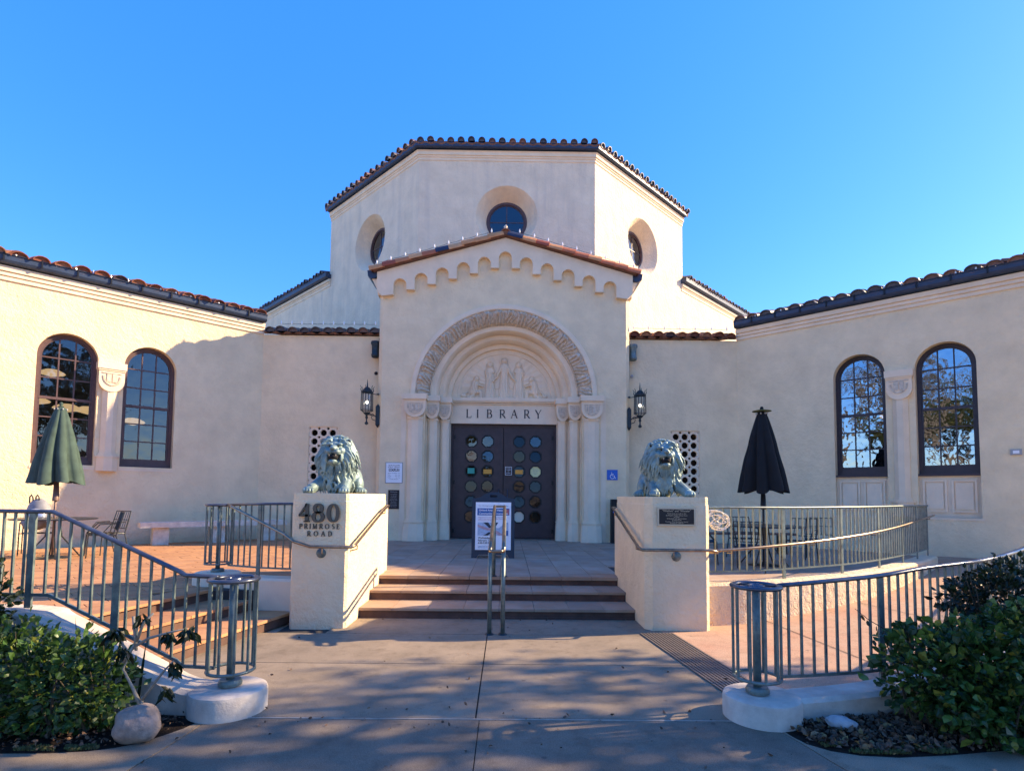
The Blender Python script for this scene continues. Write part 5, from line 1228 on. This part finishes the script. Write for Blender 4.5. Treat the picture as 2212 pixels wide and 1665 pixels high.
for poly, m in (([(-.31, .66), (-.14, .60), (.02, .57), (.02, .53), (-.16, .55), (-.31, .61)], 'skin'), ([(.30, .56), (.12, .55), (.0, .53), (-.02, .57), (.14, .60), (.30, .62)], 'cloth'), ([(-.20, .70), (-.10, .70), (-.03, .60), (-.08, .59)], 'navy'), ([(-.2, .44), (-.1, .44), (-.04, .50), (-.08, .51)], 'navy'), ([(-.02, .70), (.10, .70), (.04, .60), (.0, .60)], 'navy'), ([(.2, .44), (.30, .44), (.30, .54), (.24, .54)], 'pblue'), ([(.02, .57), (.2, .46), (.12, .44), (-.03, .53)], 'skin'), ([(.1, .70), (.26, .70), (.10, .58), (.04, .6)], 'paper')):
    lean_plate(poly, [], .002, 'printed_arm', M[m], .0135)
def ptxt(x, z, s_, size, m, al='LEFT', bold=0, w=.014):
    vs, fs = text(s_, size, ext=.001, align=al, bold=bold); b = MB(); b.add([(-.155+X, 11.10-(w+q)+(z+Z)*lean, FL+z+Z) for X, Z, q in [(p[0]+x, p[1], p[2]) for p in vs]], fs); return b.build('lettering', m, a)
ptxt(0, 1.03, 'City of Burlingame and Burlingame Public Library', .030, M['inkg'], 'CENTER'); ptxt(-.29, .94, 'United Against Hate', .058, M['paper'], bold=.001); ptxt(-.29, .875, 'Community Conversation', .055, M['paper'], bold=.001)
for k, t_ in enumerate(('Please join us for a community conversation with our', 'neighbors about how to stand together, listen, and care', 'for one another in Burlingame')): ptxt(-.30, .80-.03*k, t_, .025, M['inkr'])
ptxt(-.30, .395, 'Wednesday', .05, M['ink'], bold=.0008); ptxt(-.30, .345, 'February 1, 2023', .05, M['ink'], bold=.0008); ptxt(-.30, .295, '6:30-7:30 PM', .05, M['ink'], bold=.0008); ptxt(-.30, .235, 'Library Lane Room', .028, M['inkg']); ptxt(-.30, .205, '480 Primrose Road', .028, M['inkg'])

# ================================================================== TERRACE FURNITURE
def umbrella(c, z0, z1, z2, r, lab, m, pole, lean=(0, 0), seed=1, top='cap'):
    rd = random.Random(seed); t = thing('patio_umbrella', (c[0], c[1], FL), lab, 'umbrella')
    MB().tube([(c[0], c[1], FL), (c[0], c[1], z0+.1)], .020, 10).build('pole', M[pole], t, smooth=True)
    MB().tube([(c[0], c[1], z0-.36), (c[0], c[1], z0-.34), (c[0], c[1], z0+.05)], [.055, .052, .035], 12).build('pole_sleeve', M[pole], t, smooth=True)
    n = 64; mrows = 22; vs = []; fs = []; pl = [rd.uniform(.7, 1.2) for _ in range(8)]
    for j in range(mrows+1):
        tt = j/mrows; z = z2+(z1-z2)*tt
        for k in range(n):
            a = 2*math.pi*k/n; q = abs(math.sin(a*4+.8)); ph = pl[int((a*4+.8)/math.pi) % 8]
            rr = .075+(r-.075)*tt**.85; fold = 1-(.50*tt**.45)*(1-q**.6)*ph+.05*noise.noise(Vector((a*2.2, tt*5, seed))); sc = .02*math.sin(a*4+.8)**2*math.sin(min(1, tt)*3)
            hem = -.05*q*tt**8+.03*math.sin(3*a+seed)*tt**6
            vs.append((c[0]+rr*fold*math.cos(a+.12*math.sin(3*tt+seed)), c[1]+rr*fold*math.sin(a+.12*math.sin(3*tt+seed)), z+hem))
    for j in range(mrows):
        for k in range(n): l = (k+1) % n; fs.append((j*n+k, (j+1)*n+k, (j+1)*n+l, j*n+l))
    vs.append((c[0], c[1], z2+.05)); fs += [(n*mrows+n, k, (k+1) % n) for k in range(n)]
    MB().add(vs, fs).build('canopy', M[m], t, smooth=True)
    if top == 'disc': MB().lathe([(0, .03), (.06, .03), (.17, .005), (.17, -.005), (0, .0)], (c[0], c[1], z2+.03), 24).build('top_disc', M['moss'], t, smooth=True)
    MB().lathe([(0, .09), (.02, .085), (.035, .05), (.02, .02), (.05, .0)], (c[0], c[1], z2+.03), 14).build('finial', M[m], t, smooth=True)
    for k in range(8):
        a = 2*math.pi*(k+.25)/8; MB().ell((c[0]+.10*math.cos(a), c[1]+.10*math.sin(a), z2-.02), (.012, .012, .018), 6, 4).build('rib_tip', M['plast'], t)
    MB().lathe([(0, .06), (.04, .06), (.06, .03), (.26, .015), (.28, 0), (0, 0)], (c[0], c[1], FL), 24).build('base', M['wire'], t, smooth=True)
    return t
umbrella((-8.27, 10.42), 1.80, 1.80, 3.17, .45, 'closed dark green umbrella on the sunny left terrace', 'um_green', 'umpole', seed=3)
umbrella((4.92, 10.40), 1.78, 1.78, 3.24, .46, 'closed black umbrella on the shaded right terrace', 'um_black', 'black', seed=5, top='disc')
def table(c, r, lab, z=.72):
    t = thing('patio_table', (c[0], c[1], FL), lab, 'table')
    MB().lathe([(.03, z-.012), (r-.02, z-.012), (r, z), (r-.01, z+.012), (.03, z+.012)], (c[0], c[1], FL), 32).build('tabletop', M['wire'], t)
    for k in range(4):
        a = math.pi/4+k*math.pi/2; MB().tube([(c[0]+.08*math.cos(a), c[1]+.08*math.sin(a), FL+z-.02), (c[0]+.12*math.cos(a), c[1]+.12*math.sin(a), FL+.4), (c[0]+r*.62*math.cos(a), c[1]+r*.62*math.sin(a), FL+.01)], .013, 6).build('leg', M['wire'], t)
    return t
table((-8.27, 10.42), .66, 'round dark metal table under the green umbrella'); table((4.92, 10.40), .70, 'round dark metal table under the black umbrella')
def chair_proto():
    t = thing('patio_chair', (0, 0, 0), 'x', 'chair', 'wire patio chairs')
    for s in (-1, 1):
        MB().tube([(s*.25, -.24, 0), (s*.25, -.22, .42), (s*.26, -.05, .62), (s*.26, .20, .63)], .011, 6).build('leg', M['wire'], t)
        MB().tube([(s*.25, .30, 0), (s*.24, .20, .40), (s*.24, .26, .62), (s*.23, .31, .84)], .011, 6).build('leg', M['wire'], t)
    b = MB().tube([(-.24, -.22, .42), (.24, -.22, .42), (.24, .20, .40), (-.24, .20, .40)], .011, 6, closed=True)
    for k in range(9): x = -.20+.05*k; b.tube([(x, -.22, .42), (x, .20, .40)], .005, 4)
    for k in range(5): y = -.15+.08*k; b.tube([(-.24, y, .415), (.24, y, .415)], .005, 4)
    b.build('seat', M['wire'], t)
    b = MB().tube([(-.24, .22, .50), (-.23, .31, .84), (.23, .31, .84), (.24, .22, .50)], .011, 6, closed=True)
    for k in range(6): x = -.17+.068*k; b.tube([(x, .22, .50), (x*.96, .315, .84)], .0065, 4)
    for k in (1,): b.tube([(-.24, .265, .67), (.24, .265, .67)], .0065, 4)
    b.build('backrest', M['wire'], t); return t
pc = chair_proto(); used = False
for (x, y, rz, lab) in ((-7.62, 10.75, -50, 'wire chair tucked in on the right side of the green umbrella table'), (-7.85, 11.2, -25, 'wire chair standing behind the green umbrella table toward the bench'), (-9.05, 11.0, 35, 'wire chair on the left terrace holding the grey backpack'), (-9.3, 9.9, 100, 'wire chair at the left picture edge by the green umbrella table'),
                        (5.85, 10.9, -45, 'dark wire chair right of the black umbrella table by the wall'), (5.0, 11.45, 0, 'dark wire chair behind the black umbrella table'), (3.85, 10.6, 75, 'dark wire chair left of the black umbrella table near the pedestal'), (6.5, 11.35, -30, 'dark wire chair farthest right behind the curved railing'), (4.3, 9.55, 150, 'dark wire chair in front of the black umbrella table')):
    c = pc if not used else copy_tree(pc); used = True
    c.location = (x, y, FL); c.rotation_euler = (0, 0, R(rz)); c['label'] = lab
# low slatted bench on right terrace
t = thing('slatted_bench', (5.2, 12.6, FL), 'low dark slatted bench on the shaded right terrace behind the chairs', 'bench')
for k in range(4): MB().box(3.4, 6.6, 12.4+.1*k, 12.48+.1*k, FL+.42, FL+.46).build('slat', M['umpole'], t)
for x in (3.7, 6.3): MB().box(x, x+.08, 12.42, 12.76, FL, FL+.42).build('leg', M['wire'], t)
# backpack
bp = thing('backpack', (-9.05, 10.95, FL+.44), 'grey and silver backpack sitting upright on a chair by the sunny wall', 'backpack')
b = MB().ell((-9.05, 11.0, 1.18), (.22, .15, .30), 20, 12).ell((-9.05, 10.93, 1.02), (.25, .15, .16), 20, 10); o = b.build('body', M['bag'], bp, smooth=True)
MB().ell((-9.0, 10.86, 1.14), (.20, .09, .14), 16, 10).build('front_pocket', M['foil'], bp, smooth=True)
for s in (-1, 1): MB().tube([(-9.10+s*.06-.035, 10.95, 1.38), (-9.10+s*.06-.03, 10.94, 1.50), (-9.10+s*.06, 10.94, 1.545), (-9.10+s*.06+.03, 10.94, 1.50), (-9.10+s*.06+.035, 10.95, 1.38)], .012, 6).build('handle', M['wire'], bp, smooth=True)
# stone bench
bn = thing('stone_bench', (-7, 13.9, FL), 'long pale cast stone bench along the shaded left wing wall', 'bench')
pa, pb_ = Vector((-8.23, 12.80)), Vector((-5.75, 14.95)); d = (pb_-pa).normalized(); nn = Vector((-d.y, d.x))
q = [pa, pb_, pb_+nn*.42, pa+nn*.42]; 
MB().prism([tuple(v) for v in q], FL+.41, FL+.535).build('seat_slab', M['bench'], bn)
for k in (.13, .50, .87):
    c_ = pa.lerp(pb_, k); w2 = d*.16; p4 = [c_-w2+nn*.10, c_+w2+nn*.10, c_+w2+nn*.36, c_-w2+nn*.36]
    l_ = MB().prism([tuple(v) for v in p4], FL, FL+.41).build('leg', M['bench'], bn)
# ================================================================== PLANTS, STONES, TREES
def rock(c, r, lab, m, seed, rot=0):
    b = MB().ell((0, 0, 0), (1, 1, 1), 40, 26); vs = []
    for v in b.v:
        v = Vector(v); n = noise.noise(v*1.1+Vector((seed, 0, 0)))*.22+noise.noise(v*2.6+Vector((0, seed, 0)))*.07; v = v*(1+n); v = Matrix.Rotation(R(rot), 3, 'Z') @ Vector((v.x*r[0], v.y*r[1], v.z*r[2])); vs.append((c[0]+v.x, c[1]+v.y, c[2]+v.z))
    b.v = vs; return tag(b.build('boulder', M[m], smooth=True), lab, 'boulder')
rock((-2.29, 3.76, .105), (.145, .11, .125), 'rounded pinkish boulder at the front of the left planting bed', 'rock', 3)
rock((2.49, 4.0, .05), (.10, .055, .045), 'small pale grey oval stone in the leaf litter of the right bed', 'rock2', 6, -18)
def lumps_bush(nm, lab, lumps, n, size, m, m1, n1=0, seed=1, z0=0., zmin=.02, twig=14, width=.62, cat='shrub'):
    rd = random.Random(seed); cx = sum(l[0] for l in lumps)/len(lumps); cy = sum(l[1] for l in lumps)/len(lumps)
    t = thing(nm, (cx, cy, z0), lab, cat); fol = MB(); tot = sum(l[3]*l[4]*l[5] for l in lumps); singles = 0; meL = []
    for k in range(6):
        q = MB(); leaf(q, (0, 0, 0), (0, 0, 1), 1, width, .25, rd); me = bpy.data.meshes.new('leaf'); me.from_pydata([tuple(v) for v in q.v], [], q.f); me.materials.append(M[m1]); meL.append(me)
    for (x, y, z, rx, ry, rz) in lumps:
        cnt = int(n*rx*ry*rz/tot)
        for i in range(cnt):
            v = Vector((rd.gauss(0, 1), rd.gauss(0, 1), rd.gauss(0, 1))).normalized(); f = 1-abs(rd.gauss(0, .22)); lump = 1+.34*noise.noise(v*2.6+Vector((seed, x, y)))+.26*noise.noise(v*6)
            if noise.noise(v*5+Vector((x, seed, y))) < -.22: continue
            p = Vector((x+v.x*rx*f*lump, y+v.y*ry*f*lump, z+v.z*rz*f*lump))
            if p.z < zmin: continue
            d = (v+Vector((rd.uniform(-.8, .8), rd.uniform(-.8, .8), rd.uniform(-.5, .7)))).normalized(); sz = size*rd.choice((.45, .7, .9, 1.1, 1.45))*rd.uniform(.85, 1.15)
            if singles < n1 and f > .93 and v.y < .1 and rd.random() < .12:
                o = bpy.data.objects.new('leaf', meL[singles % 6]); COL.objects.link(o); o.parent = t
                o.matrix_local = Matrix.Translation(p-Vector((cx, cy, z0))) @ d.to_track_quat('Z', 'Y').to_matrix().to_4x4() @ Matrix.Rotation(rd.uniform(0, 6.3), 4, 'Z') @ Matrix.Scale(sz*1.15, 4); singles += 1
            else: leaf(fol, p, d, sz, width, .25, rd)
    tag(fol.build('foliage', M[m], t), kind='stuff')
    for i in range(twig):
        l = lumps[i % len(lumps)]; b0 = Vector((l[0]+rd.uniform(-.1, .1), l[1]+rd.uniform(-.1, .1), z0)); v = Vector((rd.uniform(-1, 1)*l[3], rd.uniform(-1, .5)*l[4], l[2]+rd.uniform(.2, 1.)*l[5]))
        e = Vector((l[0]+v.x, l[1]+v.y, v.z)); mid = b0.lerp(e, .5)+Vector((rd.uniform(-.06, .06), rd.uniform(-.06, .06), .05)); MB().tube([b0, mid, e], [.010, .007, .003], 5).build('stem', M['stemb'], t)
    return t
lumps_bush('leafy_shrub', 'yellow green leafy shrub with sunlit top in the left bed beside the boulder',
    [(-2.88, 3.86, .34, .36, .26, .34), (-3.3, 3.84, .38, .42, .28, .38), (-3.9, 3.86, .42, .5, .34, .44), (-2.64, 3.92, .30, .22, .18, .28), (-4.6, 3.9, .4, .5, .35, .42)], 11000, .052, 'leafL', 'leaf1', 130, 2)
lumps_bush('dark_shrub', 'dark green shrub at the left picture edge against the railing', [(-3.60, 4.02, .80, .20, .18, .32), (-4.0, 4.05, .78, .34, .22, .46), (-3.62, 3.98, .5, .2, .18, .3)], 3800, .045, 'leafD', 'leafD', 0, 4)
lumps_bush('leafy_shrub', 'broad green shrub with scattered yellow leaves at the right picture edge',
    [(3.32, 3.92, .40, .42, .26, .36), (3.75, 3.95, .46, .48, .33, .42), (3.02, 4.0, .42, .25, .18, .30), (4.3, 4.0, .46, .5, .36, .44), (3.5, 3.75, .25, .45, .25, .25), (3.15, 4.05, .60, .22, .14, .15)], 9500, .060, 'leafL', 'leaf1', 150, 8, width=.72)
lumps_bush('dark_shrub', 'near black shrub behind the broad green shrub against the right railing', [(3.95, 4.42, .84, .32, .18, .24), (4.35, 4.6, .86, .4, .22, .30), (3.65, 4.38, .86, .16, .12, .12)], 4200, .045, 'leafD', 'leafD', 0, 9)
# straggly spray of leaves off the right shrub
sp = thing('leaf_spray', (2.95, 4.12, .3), 'thin twig with small drooping leaves leaning out of the right shrub', 'twig')
MB().tube([(3.05, 4.1, .55), (2.92, 4.12, .66), (2.78, 4.12, .74), (2.68, 4.12, .82)], [.005, .004, .003, .002], 5).build('stem', M['stemb'], sp)
for (x, z) in ((2.95, .63), (2.88, .67), (2.83, .70), (2.76, .74), (2.72, .78), (2.80, .60), (3.0, .58)):
    b = MB(); leaf(b, (x, 4.11, z), (random.uniform(-.4, .4), -.3, -1), .05, .5); b.build('leaf', M['leafD'], sp)
# bare stemmed plant with drooping leaves behind the boulder
rp_ = thing('bare_stemmed_plant', (-2.28, 3.76, 0), 'straggly pale stemmed plant with drooping leaf tufts behind the boulder', 'plant')
stems = [[(-2.28, 3.76, 0), (-2.28, 3.76, .16), (-2.27, 3.76, .28)], [(-2.28, 3.76, .22), (-2.34, 3.76, .34), (-2.40, 3.75, .46), (-2.36, 3.75, .55), (-2.32, 3.75, .66)], [(-2.27, 3.76, .26), (-2.20, 3.75, .36), (-2.12, 3.74, .46), (-2.06, 3.73, .52)],
         [(-2.36, 3.75, .55), (-2.42, 3.74, .64), (-2.45, 3.74, .70)], [(-2.34, 3.75, .60), (-2.24, 3.75, .66), (-2.10, 3.74, .70), (-1.98, 3.73, .73)], [(-2.32, 3.75, .64), (-2.28, 3.75, .76), (-2.22, 3.75, .82)], [(-2.40, 3.75, .50), (-2.33, 3.75, .62)], [(-2.32, 3.75, .58), (-2.35, 3.75, .80)]]
for k, s_ in enumerate(stems): MB().tube(s_, [.018-.004*min(k, 2)]*1+[max(.004, .012-.0025*i) for i in range(1, len(s_))], 7).build('stem', M['stem'], rp_, smooth=True)
rd = random.Random(12)
for (x, y, z, n) in ((-1.97, 3.73, .73, 22), (-2.10, 3.74, .69, 16), (-2.46, 3.74, .71, 24), (-2.05, 3.73, .50, 20), (-2.12, 3.75, .34, 12), (-2.40, 3.74, .60, 12), (-2.28, 3.75, .80, 8)):
    for i in range(n):
        a = rd.uniform(0, 6.28); b = MB(); leaf(b, (x+rd.uniform(-.03, .03), y+rd.uniform(-.03, .03), z+rd.uniform(-.03, .02)), (math.cos(a)*.55, math.sin(a)*.55, -.75+rd.uniform(-.3, .35)), rd.uniform(.06, .11), .34, .3, rd); b.build('leaf', M['leafR'], rp_)
# blades at the curb
bl = thing('strap_leaf_plant', (-2.75, 4.12, .1), 'few upright dark strap leaves rising before the left planter wall', 'plant')
for (x, h_, l_) in ((-2.93, .62, -.06), (-2.72, .66, .10), (-2.62, .50, -.03), (-2.52, .46, .05), (-2.80, .45, .02)):
    b = MB(); b.add([(x-.012, 4.1, .1), (x+.012, 4.1, .1), (x+l_*.5+.010, 4.1, .1+h_*.6), (x+l_*.5-.010, 4.1, .1+h_*.6), (x+l_, 4.09, .1+h_)], [(0, 1, 2, 3), (3, 2, 4)]); b.build('blade', M['leafD'], bl)
# leaf litter, moss
def litter(polys, n, nm, seed, size=.035, m='litter', zz=.25+.0):
    rd = random.Random(seed); b = MB(); k = 0
    xs = [p[0] for p in polys]; ys = [p[1] for p in polys]
    while k < n:
        x, y = rd.uniform(min(xs), max(xs)), rd.uniform(min(ys), max(ys))
        if inside((x, y), polys): leaf(b, (x, y, .008+rd.uniform(0, .02)), (rd.uniform(-1, 1), rd.uniform(-1, 1), rd.uniform(-.1, .5)), size*rd.uniform(.5, 1.6), .6, .4, rd); k += 1
    return tag(b.build(nm, M[m]), kind='stuff')
PLb = bedL+[(-6.2, 4.2), (-2.25, 4.2)]; PRb = bedR+[(6, 5.2), (3.4, 4.25), (2.3, 4.1)]
litter([(2.12, 4.0), (2.16, 3.80), (2.26, 3.70), (2.6, 3.61), (3.46, 3.74), (4.3, 3.95), (4.3, 4.2), (3.0, 4.25), (2.3, 4.12)], 1500, 'leaf_litter', 3, .042); litter([(-2.12, 4.08), (-2.18, 3.86), (-2.4, 3.67), (-2.8, 3.59), (-4.5, 3.6), (-4.5, 4.15), (-2.15, 4.15)], 900, 'leaf_litter', 4, .026)
rd = random.Random(77); b = MB()
for i in range(150):
    x = rd.uniform(-2.2, 2.2); y = rd.choice((rd.uniform(3.2, 7.2), 4.15+rd.gauss(0, .1), 7.40+rd.gauss(0, .05), rd.uniform(3.3, 4.4)))
    if abs(x) > 1.7 and 4.0 < y < 4.6: continue
    leaf(b, (x, y, .006), (rd.uniform(-1, 1), rd.uniform(-1, 1), rd.uniform(0, .25)), rd.uniform(.012, .04), .55, .4, rd)
tag(b.build('stray_leaves', M['litter']), kind='stuff')
rd = random.Random(2); b = MB()
for i in range(2600):
    x = rd.uniform(2.2, 3.5); y = 3.62+.10*rd.random()**1.5+max(0, (2.4-x))*.35+max(0, x-2.8)*.12
    if noise.noise(Vector((x*5, y*9, 0))) < .0: continue
    leaf(b, (x, y, .004), (rd.uniform(-.6, .6), rd.uniform(-.6, .6), 1), rd.uniform(.012, .03), .5, .3, rd)
for i in range(1500):
    x = rd.uniform(-2.95, -2.42); y = 3.60+.06*rd.random()+max(0, x+2.6)*.2
    if noise.noise(Vector((x*6, y*9, 4))) < -.05: continue
    leaf(b, (x, y, .0), (rd.uniform(-.6, .6), rd.uniform(-.6, .6), 1), rd.uniform(.012, .026), .5, .3, rd)
tag(b.build('moss', M['moss']), kind='stuff')

def tree(c, h, lab, seed, nleaf=9000, crown=None, r0=.2, lsz=.10, leafy=True, depth=5, spread=.55, grp=None):
    rd = random.Random(seed); t = thing('street_tree', (c[0], c[1], 0), lab, 'tree', grp); tr = MB(); lv = MB(); tips = []
    def grow(p, d, ln, r, dep):
        pts = [p]; q = p; dd = d
        for k in range(4): dd = (dd+Vector((rd.gauss(0, .13), rd.gauss(0, .13), .05))).normalized(); q = q+dd*ln/4; pts.append(q)
        tr.tube(pts, [r, r*.92, r*.84, r*.76, r*.66], 8 if dep > 3 else 5, cap=False)
        if dep <= 2: tips.extend(pts[1:])
        if dep == 0: return
        for k in range(3 if dep < 4 else 3):
            a = rd.uniform(0, 6.28); s_ = rd.uniform(.35, 1)*spread*1.5; nd = (dd+Vector((math.cos(a)*s_, math.sin(a)*s_, rd.uniform(-.15, .35)))).normalized()
            grow(pts[-1-(k % 2)], nd, ln*rd.uniform(.62, .85), r*.62, dep-1)
    grow(Vector((c[0], c[1], -.05)), Vector((0, 0, 1)), h*.30, r0, depth)
    tr.build('trunk', M['bark'], t, smooth=True)
    if leafy:
        rd.shuffle(tips); tips = tips[:max(8, int(len(tips)*.22))]
        for i in range(nleaf):
            p = rd.choice(tips)+Vector((rd.gauss(0, .22), rd.gauss(0, .22), rd.gauss(0, .18))); leaf(lv, p, (rd.uniform(-1, 1), rd.uniform(-1, 1), rd.uniform(-1, .4)), lsz*rd.uniform(.6, 1.4), .6, .2, rd)
        tag(lv.build('crown', M['leafT'], t), kind='stuff')
    return t
# trees of the street beside and behind the viewer: they shade the walk and show in the window glass
tree((13.2, 5.2), 9.0, 'tall street tree right of the walk shading the foreground', 21, 1500, lsz=.20, spread=.44)
tree((17.5, 5.2), 11, 'broad street tree farther right shading the near pavement', 22, 2600, lsz=.20, spread=.5)
tree((9.8, -1.6), 9.0, 'street tree at the near right shading the near pavement', 23, 3000, lsz=.15)
t0_ = tree((-26, -12), 11, 'far street tree behind the viewer on the left, reflected low in the right windows', 41, 9000, r0=.25, lsz=.2, spread=.6)
for (x, y, r_, sc_, lab) in ((-32, -4, 40, 1.0, 'far street tree beyond the sycamores at the left'), (-30, -20, 110, 1.2, 'far tall street tree at the back left corner'), (-18, -22, 200, 1.1, 'far street tree across the road behind the viewer'), (-4, -26, 300, 1.1, 'far street tree straight behind the viewer'), (12, -27, 20, 1.2, 'far street tree across the road at the back right')):
    c_ = copy_tree(t0_); c_.location = (x, y, 0); c_.rotation_euler = (0, 0, R(r_)); c_.scale = (sc_,)*3; c_['label'] = lab
tree((-12, -6.5), 13, 'bare barked sycamore left behind the viewer reflected in the windows', 31, 2500, r0=.34, lsz=.10)
tree((-19, -4), 14, 'second sycamore behind the viewer reflected in the windows', 32, 3000, r0=.36)
tree((-8, -13), 13, 'sycamore across the street reflected in the door panes', 33, 3500, r0=.3)
tree((7, -14), 12, 'leafy tree across the street behind the viewer', 34, 9000, r0=.3, lsz=.15)
tree((20, -9), 13, 'leafy tree behind the viewer on the far right', 35, 9000, r0=.3, lsz=.15)
